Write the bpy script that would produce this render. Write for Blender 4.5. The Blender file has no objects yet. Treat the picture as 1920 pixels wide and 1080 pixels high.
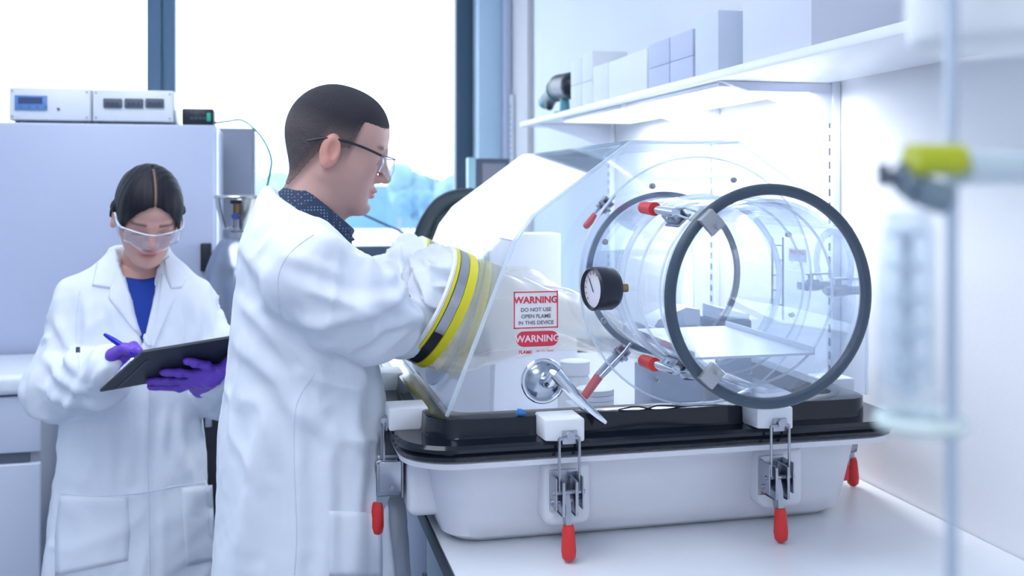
import bpy, bmesh, math, random
import numpy as np
from mathutils import Vector, Matrix
from mathutils.bvhtree import BVHTree
random.seed(4)
SC = bpy.context.scene
COL = SC.collection
PI = math.pi

# ------------------------------------------------------------------ camera
H = 1.55; FPX = 1900.0; HY = 352.0; YAW = math.atan(450/1900)
cam_d = bpy.data.cameras.new('camera'); cam = bpy.data.objects.new('camera', cam_d); COL.objects.link(cam)
cam.location = (0, 0, H); cam.rotation_euler = (PI/2, 0, -YAW)
cam_d.sensor_width = 36; cam_d.lens = FPX/1920*36; cam_d.shift_y = -(540-HY)/1920
cam_d.dof.use_dof = True; cam_d.dof.focus_distance = 1.85; cam_d.dof.aperture_fstop = 3.8
cam_d.clip_start = 0.02; cam_d.clip_end = 500
SC.camera = cam
# ------------------------------------------------------------------ world and light
SC.view_settings.view_transform = 'Standard'; SC.view_settings.look = 'None'
SC.view_settings.gamma = 1; SC.view_settings.exposure = 0.12; SC.view_settings.use_curve_mapping = False
W = bpy.data.worlds.new('sky'); SC.world = W; W.use_nodes = True
wn = W.node_tree.nodes; wl = W.node_tree.links
bg = wn['Background']; bg.inputs[1].default_value = 4.2
tc = wn.new('ShaderNodeTexCoord'); sx = wn.new('ShaderNodeSeparateXYZ'); rp = wn.new('ShaderNodeValToRGB')
wl.new(tc.outputs['Generated'], sx.inputs[0]); wl.new(sx.outputs[2], rp.inputs[0]); wl.new(rp.outputs[0], bg.inputs[0])
rp.color_ramp.elements[0].color = (.55, .66, .90, 1); rp.color_ramp.elements[0].position = 0.0
rp.color_ramp.elements[1].color = (.80, .90, 1.0, 1); rp.color_ramp.elements[1].position = 0.06
try:
    SC.cycles.transparent_max_bounces = 40; SC.cycles.max_bounces = 10
except Exception: pass
def area(name, loc, rot, sx_, sy_, power, col=(1, 1, 1)):
    l = bpy.data.lights.new(name, 'AREA'); l.shape = 'RECTANGLE'; l.size = sx_; l.size_y = sy_; l.energy = power; l.color = col
    o = bpy.data.objects.new(name, l); COL.objects.link(o); o.location = loc; o.rotation_euler = rot; return o
area('ceiling_area_light', (-.6, 1.6, 2.93), (0, 0, 0), 1.2, 2.4, 19, (.76, .86, 1))
area('ceiling_area_light', (-.6, -1.2, 2.93), (0, 0, 0), 1.2, 1.6, 17, (.70, .82, 1))  # soft fill light added behind the camera, out of view
area('shelf_lamp_light', (1.13, 2.72, 1.772), (0, 0, 0), .18, 1.3, 14.0, (.95, .98, 1))

# ------------------------------------------------------------------ helpers
CY, SY = math.cos(YAW), math.sin(YAW)
def P(px, py, Y):
    "point of the place that lies at distance Y along the room"
    xc = (px-960)/FPX; den = CY-SY*xc; d = Y/den
    return Vector((d*(CY*xc+SY), Y, H-(py-HY)/FPX*d))
def PX(px, py, X):
    xc = (px-960)/FPX; t = (CY*xc+SY)/(CY-SY*xc); return P(px, py, X/t)
def tt(px):
    xc = (px-960)/FPX; return (CY*xc+SY)/(CY-SY*xc)

MATS = {}
def mat(name, col, rough=.5, metal=0, noise=0, nscale=40, bump=0, bscale=60, emit=0, coat=0, trans=0, spec=None, sss=0):
    if name in MATS: return MATS[name]
    m = bpy.data.materials.new(name); m.use_nodes = True; n = m.node_tree.nodes; l = m.node_tree.links
    b = n['Principled BSDF']
    b.inputs['Base Color'].default_value = (*col, 1); b.inputs['Roughness'].default_value = rough; b.inputs['Metallic'].default_value = metal
    b.inputs['Coat Weight'].default_value = coat
    if spec is not None: b.inputs['Specular IOR Level'].default_value = spec
    if sss: b.inputs['Subsurface Weight'].default_value = sss; b.inputs['Subsurface Radius'].default_value = (.012, .005, .003); b.inputs['Subsurface Scale'].default_value = .5
    if emit: b.inputs['Emission Color'].default_value = (*col, 1); b.inputs['Emission Strength'].default_value = emit
    co = n.new('ShaderNodeTexCoord')
    t = n.new('ShaderNodeTexNoise'); t.inputs['Scale'].default_value = nscale; l.new(co.outputs['Object'], t.inputs['Vector'])
    mx = n.new('ShaderNodeMix'); mx.data_type = 'RGBA'; a = noise if noise else .015
    mx.inputs['A'].default_value = (*[max(0, c*(1-a)) for c in col], 1); mx.inputs['B'].default_value = (*[min(1, c*(1+a)) for c in col], 1)
    l.new(t.outputs[0], mx.inputs['Factor']); l.new(mx.outputs['Result'], b.inputs['Base Color'])
    if bump:
        t2 = n.new('ShaderNodeTexNoise'); t2.inputs['Scale'].default_value = bscale; t2.inputs['Detail'].default_value = 3; l.new(co.outputs['Object'], t2.inputs['Vector'])
        bp = n.new('ShaderNodeBump'); bp.inputs['Strength'].default_value = bump; bp.inputs['Distance'].default_value = .01
        l.new(t2.outputs[0], bp.inputs['Height']); l.new(bp.outputs[0], b.inputs['Normal'])
    MATS[name] = m; return m
def attr_mat(name, rough=.5, sss=.0, bump=0, bscale=200):
    m = mat(name, (.5, .5, .5), rough, bump=bump, bscale=bscale, sss=sss)
    n = m.node_tree.nodes; l = m.node_tree.links
    a = n.new('ShaderNodeAttribute'); a.attribute_name = 'Col'
    l.new(a.outputs['Color'], n['Principled BSDF'].inputs['Base Color']); return m
def clear(name, tint=(.955, .975, 1), ior=1.49, haze=.03, rough=.02, hz=(.9, .94, 1)):
    if name in MATS: return MATS[name]
    m = bpy.data.materials.new(name); m.use_nodes = True; n = m.node_tree.nodes; l = m.node_tree.links
    for q in list(n): n.remove(q)
    o = n.new('ShaderNodeOutputMaterial'); tr = n.new('ShaderNodeBsdfTransparent'); tr.inputs[0].default_value = (*tint, 1)
    g = n.new('ShaderNodeBsdfGlossy'); g.inputs['Roughness'].default_value = rough
    d = n.new('ShaderNodeBsdfTranslucent'); d.inputs[0].default_value = (*hz, 1)
    d2 = n.new('ShaderNodeBsdfDiffuse'); d2.inputs[0].default_value = (*hz, 1)
    md = n.new('ShaderNodeMixShader'); l.new(d.outputs[0], md.inputs[1]); l.new(d2.outputs[0], md.inputs[2])
    fr = n.new('ShaderNodeFresnel'); fr.inputs[0].default_value = ior
    geo = n.new('ShaderNodeNewGeometry')  # keep the same reflectance for both sides of a sheet
    m1 = n.new('ShaderNodeMixShader'); m1.inputs[0].default_value = haze; l.new(tr.outputs[0], m1.inputs[1]); l.new(md.outputs[0], m1.inputs[2])
    m2 = n.new('ShaderNodeMixShader')
    # Fresnel on a back face of a non refracting sheet would give total reflection: invert the ior there
    mi = n.new('ShaderNodeMix'); mi.data_type = 'FLOAT'; l.new(geo.outputs['Backfacing'], mi.inputs[0]); mi.inputs[2].default_value = ior; mi.inputs[3].default_value = 1/ior if False else ior
    lw = n.new('ShaderNodeLayerWeight'); lw.inputs[0].default_value = .5
    # schlick: F = .04 + .96*(1-cos)^5 ; Facing at blend .5 equals 1-cos
    pw = n.new('ShaderNodeMath'); pw.operation = 'POWER'; l.new(lw.outputs['Facing'], pw.inputs[0]); pw.inputs[1].default_value = 5
    ma = n.new('ShaderNodeMath'); ma.operation = 'MULTIPLY_ADD'; l.new(pw.outputs[0], ma.inputs[0]); ma.inputs[1].default_value = .96; ma.inputs[2].default_value = .04
    l.new(ma.outputs[0], m2.inputs[0]); l.new(m1.outputs[0], m2.inputs[1]); l.new(g.outputs[0], m2.inputs[2]); l.new(m2.outputs[0], o.inputs[0])
    n.remove(fr); n.remove(mi); n.remove(geo)
    MATS[name] = m; return m

M_wall = mat('wall_paint', (.87, .88, .91), .7, noise=.02, nscale=3, bump=.05)
M_floor = mat('floor_vinyl', (.42, .46, .54), .35, noise=.05)
M_white = mat('white_laminate', (.84, .87, .93), .35)
M_enam = mat('white_enamel', (.80, .85, .93), .3)
M_grey = mat('grey_enamel', (.47, .52, .66), .3)
M_fridge = mat('cabinet_enamel', (.52, .58, .77), .28)
M_dkgrey = mat('dark_grey_plastic', (.10, .12, .17), .45)
M_black = mat('black_plastic', (.012, .016, .028), .35)
M_gloss = mat('glossy_black_rim', (.006, .009, .018), .12)
M_frame = mat('window_frame_paint', (.055, .10, .15), .4)
M_alu = mat('aluminium', (.66, .71, .80), .35, metal=.8)
M_chrome = mat('chrome', (.78, .82, .88), .12, metal=1)
M_steel = mat('steel', (.42, .44, .50), .28, metal=1)
M_steeld = mat('dull_steel_plate', (.42, .44, .47), .45, metal=.5)
M_red = mat('red_grip', (.72, .03, .03), .4)
M_redp = mat('red_print', (.75, .04, .09), .5)
M_yel = mat('yellow_band', (.78, .70, .02), .4)
M_gband = mat('silver_band', (.42, .43, .46), .3, metal=.8)
M_tub = mat('tub_fibreglass', (.80, .81, .88), .35, bump=.02, bscale=200)
M_block = mat('nylon_block', (.86, .88, .93), .45)
M_gask = mat('slate_rubber', (.050, .078, .115), .38)
M_acr = clear('clear_acrylic')
M_acre = clear('acrylic_edge', tint=(.9, .95, 1), haze=.45, rough=.08, hz=(.95, .97, 1))  # milky and pale, so that edge highlights are built into the colour
M_pane = clear('window_glass', haze=.0)
M_glass = clear('lab_glass', tint=(.93, .96, .98), haze=.08)
M_lens = clear('spectacle_lens', tint=(.93, .95, .98), haze=.06)
M_cuff = clear('clear_port_sleeve', tint=(.96, .95, .90), haze=.22, hz=(.9, .88, .78))
M_glov = clear('cream_glove_rubber', tint=(.93, .90, .84), haze=.34, rough=.3, hz=(.86, .85, .86))
M_coat = mat('lab_coat_cotton', (.80, .855, .95), .85, bump=.10, bscale=22, noise=.015)
M_purp = mat('violet_nitrile', (.17, .07, .60), .4, bump=.1, bscale=60)
M_lab = mat('label_paper', (.93, .90, .92), .5)
M_ink = mat('grey_print', (.16, .16, .20), .6)

def mobj(name, me, m, parent=None, smooth=False):
    o = bpy.data.objects.new(name, me); COL.objects.link(o)
    if m is not None:
        for q in (m if isinstance(m, (list, tuple)) else [m]): me.materials.append(q)
    if smooth:
        for p in me.polygons: p.use_smooth = True
    if parent is not None:
        o.parent = parent; o.matrix_parent_inverse = pinv(parent)
    return o
def pinv(p):
    M = Matrix.LocRotScale(p.location, p.rotation_euler, None)
    if p.parent is not None: M = p.parent.matrix_parent_inverse.inverted() @ Matrix() if False else (wm(p.parent) @ p.matrix_parent_inverse @ M)
    return M.inverted()
def wm(p):
    M = Matrix.LocRotScale(p.location, p.rotation_euler, None)
    if p.parent is not None: M = wm(p.parent) @ p.matrix_parent_inverse @ M
    return M
def tag(o, label=None, cat=None, group=None, kind=None):
    if label: o['label'] = label
    if cat: o['category'] = cat
    if group: o['group'] = group
    if kind: o['kind'] = kind
    return o
def thing(name, loc, label, cat, group=None):
    o = bpy.data.objects.new(name, None); COL.objects.link(o); o.location = loc; o.empty_display_size = .05
    return tag(o, label, cat, group)

class MB:
    "collects shapes into one bmesh, in world coordinates"
    def __init__(s): s.b = bmesh.new(); s.mi = 0
    def _f(s, fs):
        for f in fs: f.material_index = s.mi
    def box(s, x0, x1, y0, y1, z0, z1, bev=0, seg=2, M=None):
        r = bmesh.ops.create_cube(s.b, size=1)
        vs = r['verts']
        for v in vs: v.co = Vector(((x0+x1)/2+v.co.x*(x1-x0), (y0+y1)/2+v.co.y*(y1-y0), (z0+z1)/2+v.co.z*(z1-z0)))
        fs = set(f for v in vs for f in v.link_faces); s._f(fs)
        if bev:
            es = list(set(e for v in vs for e in v.link_edges))
            rb = bmesh.ops.bevel(s.b, geom=es, offset=bev, segments=seg, profile=.5, affect='EDGES')
            s._f(rb['faces']); vs = list(set(vs_ for f in rb['faces'] for vs_ in f.verts) | set(v for v in vs if v.is_valid))
        if M is not None:
            for v in vs: v.co = M @ v.co
        return s
    def cyl(s, a, b, ra, rb=None, n=24, cap=True):
        a = Vector(a); b = Vector(b); rb = ra if rb is None else rb
        d = (b-a).normalized(); u = d.orthogonal().normalized(); w = d.cross(u)
        A = [s.b.verts.new(a+(u*math.cos(2*PI*i/n)+w*math.sin(2*PI*i/n))*ra) for i in range(n)]
        B = [s.b.verts.new(b+(u*math.cos(2*PI*i/n)+w*math.sin(2*PI*i/n))*rb) for i in range(n)]
        fs = [s.b.faces.new((A[i], A[(i+1) % n], B[(i+1) % n], B[i])) for i in range(n)]
        for f in fs: f.smooth = True
        if cap: fs += [s.b.faces.new(A[::-1]), s.b.faces.new(B)]
        s._f(fs); return s
    def rev(s, prof, a, d, n=32, u=None, a0=0, a1=2*PI, close=None):
        "revolve [(radius, along)] about the axis from a in direction d"
        a = Vector(a); d = Vector(d).normalized(); u = Vector(u).normalized() if u else d.orthogonal().normalized(); w = d.cross(u)
        full = abs(a1-a0-2*PI) < 1e-6; k = n if full else n+1
        R = []
        for (r, t) in prof:
            R.append([s.b.verts.new(a+d*t+(u*math.cos(a0+(a1-a0)*i/n)+w*math.sin(a0+(a1-a0)*i/n))*max(r, 1e-5)) for i in range(k)])
        fs = []
        for j in range(len(R)-1):
            for i in range(n):
                i2 = (i+1) % k
                fs.append(s.b.faces.new((R[j][i], R[j][i2], R[j+1][i2], R[j+1][i])))
        for f in fs: f.smooth = True
        s._f(fs); return s
    def torus(s, c, d, R, r, n=64, m=14, sx=1):
        prof = [(R+r*math.cos(2*PI*i/m), sx*r*math.sin(2*PI*i/m)) for i in range(m+1)]
        return s.rev(prof, c, d, n)
    def tube(s, pts, r, n=10, rs=None):
        pts = [Vector(p) for p in pts]; rings = []; pu = None
        for i, p in enumerate(pts):
            d = (pts[min(i+1, len(pts)-1)]-pts[max(i-1, 0)]).normalized()
            u = d.orthogonal().normalized() if pu is None else (pu-d*pu.dot(d)).normalized()
            pu = u; w = d.cross(u); q = rs[i] if rs else r
            rings.append([s.b.verts.new(p+(u*math.cos(2*PI*k/n)+w*math.sin(2*PI*k/n))*q) for k in range(n)])
        fs = []
        for j in range(len(rings)-1):
            for k in range(n): fs.append(s.b.faces.new((rings[j][k], rings[j][(k+1) % n], rings[j+1][(k+1) % n], rings[j+1][k])))
        for f in fs: f.smooth = True
        fs += [s.b.faces.new(rings[0][::-1]), s.b.faces.new(rings[-1])]
        s._f(fs); return s
    def prism(s, poly, off):
        "closed solid from a planar polygon (3D points) moved by off"
        off = Vector(off); A = [s.b.verts.new(Vector(p)) for p in poly]; B = [s.b.verts.new(Vector(p)+off) for p in poly]; n = len(poly)
        fs = [s.b.faces.new(A[::-1]), s.b.faces.new(B)]+[s.b.faces.new((A[i], A[(i+1) % n], B[(i+1) % n], B[i])) for i in range(n)]
        s._f(fs); return s
    def mesh(s, me, M=None):
        k = len(s.b.verts); s.b.from_mesh(me); s.b.verts.ensure_lookup_table()
        if M is not None:
            for v in list(s.b.verts)[k:]: v.co = M @ v.co
        return s
    def build(s, name, m, parent=None, smooth=False):
        bmesh.ops.recalc_face_normals(s.b, faces=s.b.faces)
        me = bpy.data.meshes.new(name); s.b.to_mesh(me); s.b.free(); me.set_sharp_from_angle(angle=math.radians(38))
        return mobj(name, me, m, parent, smooth)
def spline(pts, n=8):
    pts = [Vector(p) for p in pts]; out = []
    for i in range(len(pts)-1):
        p0 = pts[max(i-1, 0)]; p1 = pts[i]; p2 = pts[i+1]; p3 = pts[min(i+2, len(pts)-1)]
        for k in range(n):
            t = k/n; out.append(.5*((2*p1)+(p2-p0)*t+(2*p0-5*p1+4*p2-p3)*t*t+(3*p1-p0-3*p2+p3)*t**3))
    out.append(pts[-1]); return out
def poly_holes(outer, holes, th, M):
    "flat plate with holes (2D), thickness th, placed by M"
    cu = bpy.data.curves.new('tmp', 'CURVE'); cu.dimensions = '2D'; cu.fill_mode = 'BOTH'; cu.extrude = th/2
    for pl in [outer]+holes:
        sp = cu.splines.new('POLY'); sp.points.add(len(pl)-1)
        for p, q in zip(sp.points, pl): p.co = (q[0], q[1], 0, 1)
        sp.use_cyclic_u = True
    o = bpy.data.objects.new('tmp', cu); COL.objects.link(o)
    me = bpy.data.meshes.new_from_object(o.evaluated_get(bpy.context.evaluated_depsgraph_get()))
    bpy.data.objects.remove(o); me.transform(M); return me
def circ(cx, cy, r, n=64): return [(cx+r*math.cos(2*PI*i/n), cy+r*math.sin(2*PI*i/n)) for i in range(n)]
def text_mesh(s, size, M, bold=0, ext=.0006, sx=1.0):
    cu = bpy.data.curves.new('tmp', 'FONT'); cu.body = s; cu.size = size; cu.align_x = 'CENTER'; cu.align_y = 'CENTER'; cu.extrude = ext/2; cu.offset = bold
    o = bpy.data.objects.new('tmp', cu); COL.objects.link(o)
    me = bpy.data.meshes.new_from_object(o.evaluated_get(bpy.context.evaluated_depsgraph_get()))
    bpy.data.objects.remove(o); me.transform(M @ Matrix.Diagonal((sx, 1, 1, 1))); return me
def copy_tree(o, parent=None):
    c = o.copy(); COL.objects.link(c)
    if parent is not None: c.parent = parent
    for ch in [q for q in bpy.data.objects if q.parent == o]: copy_tree(ch, c)
    return c

# ------------------------------------------------------------------ implicit surface toolkit (numpy)
class Field:
    def __init__(s, lo, hi, h):
        s.lo = np.array(lo, float); s.h = h; s.n = np.ceil((np.array(hi)-s.lo)/h).astype(int)+1
        s.F = np.full(tuple(s.n), .5, np.float32)
    def blk(s, lo, hi):
        a = np.clip(np.floor((np.array(lo)-s.lo)/s.h).astype(int), 0, s.n); b = np.clip(np.ceil((np.array(hi)-s.lo)/s.h).astype(int)+1, 0, s.n)
        sl = tuple(slice(int(i), int(j)) for i, j in zip(a, b))
        g = [(s.lo[k]+np.arange(a[k], b[k])*s.h).astype(np.float32) for k in range(3)]
        return sl, g[0][:, None, None], g[1][None, :, None], g[2][None, None, :]
    def mix(s, sl, d, k, op):
        f = s.F[sl]
        if f.size == 0: return
        if op == '+':
            hh = np.maximum(k-np.abs(f-d), 0)/max(k, 1e-6); s.F[sl] = np.minimum(f, d)-hh*hh*k/4
        else:
            d = -d; hh = np.maximum(k-np.abs(f-d), 0)/max(k, 1e-6); s.F[sl] = np.maximum(f, d)+hh*hh*k/4
    def ell(s, c, r, k=.01, op='+', R=None):
        c = np.array(c, float); r = np.array(r, float); m = (r.max()+k+.02) if R is not None else (r+k+.02)
        sl, x, y, z = s.blk(c-m, c+m); x = x-c[0]; y = y-c[1]; z = z-c[2]
        if R is not None:
            Ri = np.array(R).T
            x, y, z = (Ri[i][0]*x+Ri[i][1]*y+Ri[i][2]*z for i in range(3))
        k0 = np.sqrt((x/r[0])**2+(y/r[1])**2+(z/r[2])**2); k1 = np.sqrt((x/r[0]**2)**2+(y/r[1]**2)**2+(z/r[2]**2)**2)+1e-6
        s.mix(sl, k0*(k0-1)/k1, k, op); return s
    def cone(s, a, b, ra, rb, k=.01, op='+'):
        a = np.array(a, float); b = np.array(b, float); m = max(ra, rb)+k+.02
        sl, x, y, z = s.blk(np.minimum(a, b)-m, np.maximum(a, b)+m)
        d = b-a; L = (d*d).sum()+1e-12
        t = np.clip(((x-a[0])*d[0]+(y-a[1])*d[1]+(z-a[2])*d[2])/L, 0, 1)
        D = np.sqrt((x-a[0]-t*d[0])**2+(y-a[1]-t*d[1])**2+(z-a[2]-t*d[2])**2)-(ra+(rb-ra)*t)
        s.mix(sl, D, k, op); return s
    def chain(s, pts, rs, k=.01, op='+'):
        for i in range(len(pts)-1): s.cone(pts[i], pts[i+1], rs[i], rs[i+1], k, op)
        return s
    def stack(s, secs, k=.02, op='+', pw=2.0):
        "secs: (z, cx, cy, rx, ry) from top to bottom"
        S = np.array(sorted(secs)); lo = (S[:, 1]-S[:, 3]).min()-.05, (S[:, 2]-S[:, 4]).min()-.05, S[0, 0]-.05
        hi = (S[:, 1]+S[:, 3]).max()+.05, (S[:, 2]+S[:, 4]).max()+.05, S[-1, 0]+.05
        sl, x, y, z = s.blk(lo, hi); zz = z.ravel()
        def sm(c):
            v = np.interp(zz, S[:, 0], S[:, c]); kk = max(1, int(.02/s.h)); p = np.pad(v, kk, 'edge'); w = np.ones(2*kk+1)/(2*kk+1)
            return np.convolve(p, w, 'valid')[None, None, :].astype(np.float32)
        cx, cy, rx, ry = sm(1), sm(2), sm(3), sm(4)
        q = (np.abs((x-cx)/rx)**pw+np.abs((y-cy)/ry)**pw)**(1/pw); d = (q-1)*np.minimum(rx, ry)
        d = np.maximum(d, np.maximum(z-S[-1, 0], S[0, 0]-z)); s.mix(sl, d, k, op); return s
    def warp(s, fn):
        sl, x, y, z = s.blk(s.lo, s.lo+(s.n-1)*s.h); s.F += fn(x, y, z).astype(np.float32); return s
    def extract(s):
        F = s.F; F[0], F[-1] = .5, .5; F[:, 0] = .5; F[:, -1] = .5; F[:, :, 0] = .5; F[:, :, -1] = .5
        I = F < 0
        c = [(i, j, k) for i in (0, 1) for j in (0, 1) for k in (0, 1)]
        nx, ny, nz = F.shape
        sh = lambda A, o: A[o[0]:nx-1+o[0], o[1]:ny-1+o[1], o[2]:nz-1+o[2]]
        cnt = np.zeros((nx-1, ny-1, nz-1), np.uint8)
        for o in c: cnt += sh(I, o)
        cells = np.argwhere((cnt > 0) & (cnt < 8)); idx = -np.ones(cnt.shape, np.int64); idx[tuple(cells.T)] = np.arange(len(cells))
        V = np.zeros((len(cells), 3)); N = np.zeros(len(cells))
        for a in c:
            for ax in range(3):
                if a[ax]: continue
                b = list(a); b[ax] = 1
                fa = F[tuple((cells+a).T)]; fb = F[tuple((cells+b).T)]; m = (fa < 0) != (fb < 0)
                t = fa[m]/(fa[m]-fb[m]); p = np.tile(np.array(a, float), (m.sum(), 1)); p[:, ax] += t; V[m] += p; N[m] += 1
        V = cells+V/N[:, None]; V = s.lo+V*s.h
        Q = []
        for ax in range(3):
            A = [slice(None)]*3; B = [slice(None)]*3; A[ax] = slice(0, -1); B[ax] = slice(1, None)
            e = np.argwhere(I[tuple(A)] != I[tuple(B)]); e = e[(e > 0).all(1)]
            u, v = (ax+1) % 3, (ax+2) % 3
            du = np.zeros(3, int); dv = np.zeros(3, int); du[u] = 1; dv[v] = 1
            ok = (e[:, u] < F.shape[u]-1) & (e[:, v] < F.shape[v]-1); e = e[ok]
            q = np.stack([idx[tuple((e-du-dv).T)], idx[tuple((e-dv).T)], idx[tuple(e.T)], idx[tuple((e-du).T)]], 1)
            fl = I[tuple(e.T)]; q[~fl] = q[~fl][:, ::-1]; Q.append(q)
        Q = np.concatenate(Q); Q = Q[(Q >= 0).all(1)]
        return V, Q
def np_mesh(name, V, Q):
    me = bpy.data.meshes.new(name); me.vertices.add(len(V)); me.vertices.foreach_set('co', np.asarray(V, np.float32).ravel())
    me.loops.add(Q.size); me.loops.foreach_set('vertex_index', Q.ravel().astype(np.int32)); me.polygons.add(len(Q))
    me.polygons.foreach_set('loop_start', np.arange(0, Q.size, Q.shape[1], dtype=np.int32))
    me.update(calc_edges=True); me.validate()
    for p in me.polygons: p.use_smooth = True
    return me
def paint(me, C):
    a = me.color_attributes.new('Col', 'FLOAT_COLOR', 'POINT'); C = np.concatenate([C, np.ones((len(C), 1))], 1)
    a.data.foreach_set('color', C.astype(np.float32).ravel())
def sstep(a, b, x): t = np.clip((x-a)/(b-a), 0, 1); return t*t*(3-2*t)
def vnoise(p, seed=0):
    "smooth value noise in [-1, 1] on points (n, 3)"
    i = np.floor(p).astype(np.int64); f = p-i; f = f*f*f*(f*(f*6-15)+10); out = 0
    def hsh(a, b, c):
        h = (a*374761393+b*668265263+c*2147483647+seed*974634777) & 0xffffffff
        h = ((h ^ (h >> 13))*1274126177) & 0xffffffff; return ((h ^ (h >> 16)) & 0xffff)/32767.5-1
    for dx in (0, 1):
        for dy in (0, 1):
            for dz in (0, 1):
                w = (f[:, 0] if dx else 1-f[:, 0])*(f[:, 1] if dy else 1-f[:, 1])*(f[:, 2] if dz else 1-f[:, 2])
                out = out+w*hsh(i[:, 0]+dx, i[:, 1]+dy, i[:, 2]+dz)
    return out
def ridge(p, seed=0):
    "sharp-crested folds"
    return (1-np.abs(vnoise(p, seed))*2.2).clip(-.6, 1)
def frame_scale(V, axis, fa, fc):
    "coordinates stretched so that folds run along the axis: fa along, fc across"
    a = np.array(axis, float); a /= np.linalg.norm(a); t = V @ a
    return (V-t[:, None]*a)*fc+(t*fa)[:, None]*a
def cloth(name, V, Q, fn):
    me = np_mesh(name, V, Q); N = np.zeros(len(V)*3, np.float32); me.vertices.foreach_get('normal', N); N = N.reshape(-1, 3)
    d = fn(V, N); V = V+N*d[:, None]; me.vertices.foreach_set('co', V.astype(np.float32).ravel()); me.update(); return me, V
def crease(V, pts, w, amp, trough=.4):
    "raised fold along a polyline seen in x and z"
    p = np.stack([V[:, 0], V[:, 2]], 1); best = np.full(len(V), 9.); side = np.zeros(len(V)); end = np.ones(len(V)); n = len(pts)-1
    for i in range(n):
        a = np.array([pts[i].x, pts[i].z]); b = np.array([pts[i+1].x, pts[i+1].z]); d = b-a; L = (d*d).sum()
        t = np.clip(((p-a) @ d)/L, 0, 1); q = p-a-t[:, None]*d; r = np.hypot(q[:, 0], q[:, 1]); m = r < best
        best[m] = r[m]; side[m] = (q @ np.array([-d[1], d[0]])/math.sqrt(L))[m]; u = (i+t)/n; end[m] = np.minimum(1, 4*np.minimum(u, 1-u)+.15)[m]
    sd = side/w
    return amp*end*(np.exp(-sd*sd*np.where(side > 0, 1, 2.2))-trough*np.exp(-((sd+1.5)/.9)**2))*(best < 5*w)*np.exp(-np.maximum(best-np.abs(side), 0)/w)
def tri_join(parts):
    Vs = []; Qs = []; k = 0
    for V, Q in parts: Vs.append(V); Qs.append(Q+k); k += len(V)
    return np.concatenate(Vs), np.concatenate(Qs)

# ================================================================== the room
WX = 1.30; WY = 5.6
MB().box(-4.7, WX+.2, -2.9, WY+.2, -.1, 0).build('floor', M_floor)['kind'] = 'structure'
MB().box(-4.7, WX+.2, -2.9, WY+.2, 3.0, 3.1).build('ceiling', M_wall)['kind'] = 'structure'
MB().box(-4.7, -4.5, -2.9, WY+.2, 0, 3.0).build('wall_left', M_wall)['kind'] = 'structure'
MB().box(-4.5, WX+.2, -2.9, -2.7, 0, 3.0).build('wall_front', M_wall)['kind'] = 'structure'
MB().box(WX, WX+.2, -2.7, WY+.2, 0, 3.0).build('wall_right', M_wall)['kind'] = 'structure'
WZ0, WZ1 = .55, 2.85
w = MB(); w.box(-4.5, 1.115, WY, WY+.2, 0, WZ0); w.box(-4.5, 1.115, WY, WY+.2, WZ1, 3.0)
w.box(1.115, WX, WY-.02, WY+.2, 0, 3.0); w.build('wall_back', M_wall)['kind'] = 'structure'
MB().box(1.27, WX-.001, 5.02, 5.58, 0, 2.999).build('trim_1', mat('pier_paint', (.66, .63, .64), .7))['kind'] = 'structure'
# window
xa, xb = -4.4, 1.10
win = MB()
win.box(xb-.10, xb, WY-.02, WY+.08, WZ0, WZ1, .004); win.box(xa, xb-.10, WY-.02, WY+.08, WZ1-.08, WZ1, .004); win.box(xa, xb-.1, WY-.02, WY+.08, WZ0, WZ0+.08, .004)
mx0 = P(275, 0, WY-.02).x; mx1 = P(329, 0, WY-.02).x
win = win.build('window_1', M_frame); tag(win, kind='structure')
q = MB(); xm = (mx0+mx1)/2+.005
q.box(mx0, xm-.004, WY-.02, WY+.08, WZ0+.08, WZ1-.08, .004); q.box(xm+.004, mx1, WY-.02, WY+.08, WZ0+.08, WZ1-.08, .004); q.box(xm-.006, xm+.006, WY, WY+.06, WZ0+.08, WZ1-.08)
q.build('mullion', mat('mullion_paint', (.12, .21, .31), .4), win)
q = MB(); q.box(-2.5, -2.36, WY-.02, WY+.08, WZ0+.08, WZ1-.08, .004); q.build('mullion', mat('mullion_paint', (.12, .21, .31), .4), win)
z1 = P(700, 461, WY).z; z0 = P(700, 488, WY).z
MB().box(mx1, xb-.1, WY-.015, WY+.075, z0, z1, .003).build('transom', M_frame, win)
MB().box(mx1+.005, xb-.105, WY+.02, WY+.026, z1, WZ1-.08).build('pane', M_pane, win)
MB().box(mx1+.005, xb-.105, WY+.02, WY+.026, WZ0+.08, z0).build('pane', clear('tinted_lower_glass', tint=(.55, .88, .97), haze=.02), win)
MB().box(-2.36, mx0-.005, WY+.02, WY+.026, WZ0+.08, WZ1-.08).build('pane', M_pane, win)
MB().box(-4.4, -2.5, WY+.02, WY+.026, WZ0+.08, WZ1-.08).build('pane', M_pane, win)
# white reveal boards at the right of the window
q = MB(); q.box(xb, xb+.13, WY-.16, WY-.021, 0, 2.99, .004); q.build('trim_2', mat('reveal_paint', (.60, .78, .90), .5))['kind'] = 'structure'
q = MB(); q.box(xb+.13, 1.268, WY-.24, WY-.022, 0, 2.99, .006); q.build('trim_3', mat('column_paint', (.62, .66, .80), .5))['kind'] = 'structure'

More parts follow.
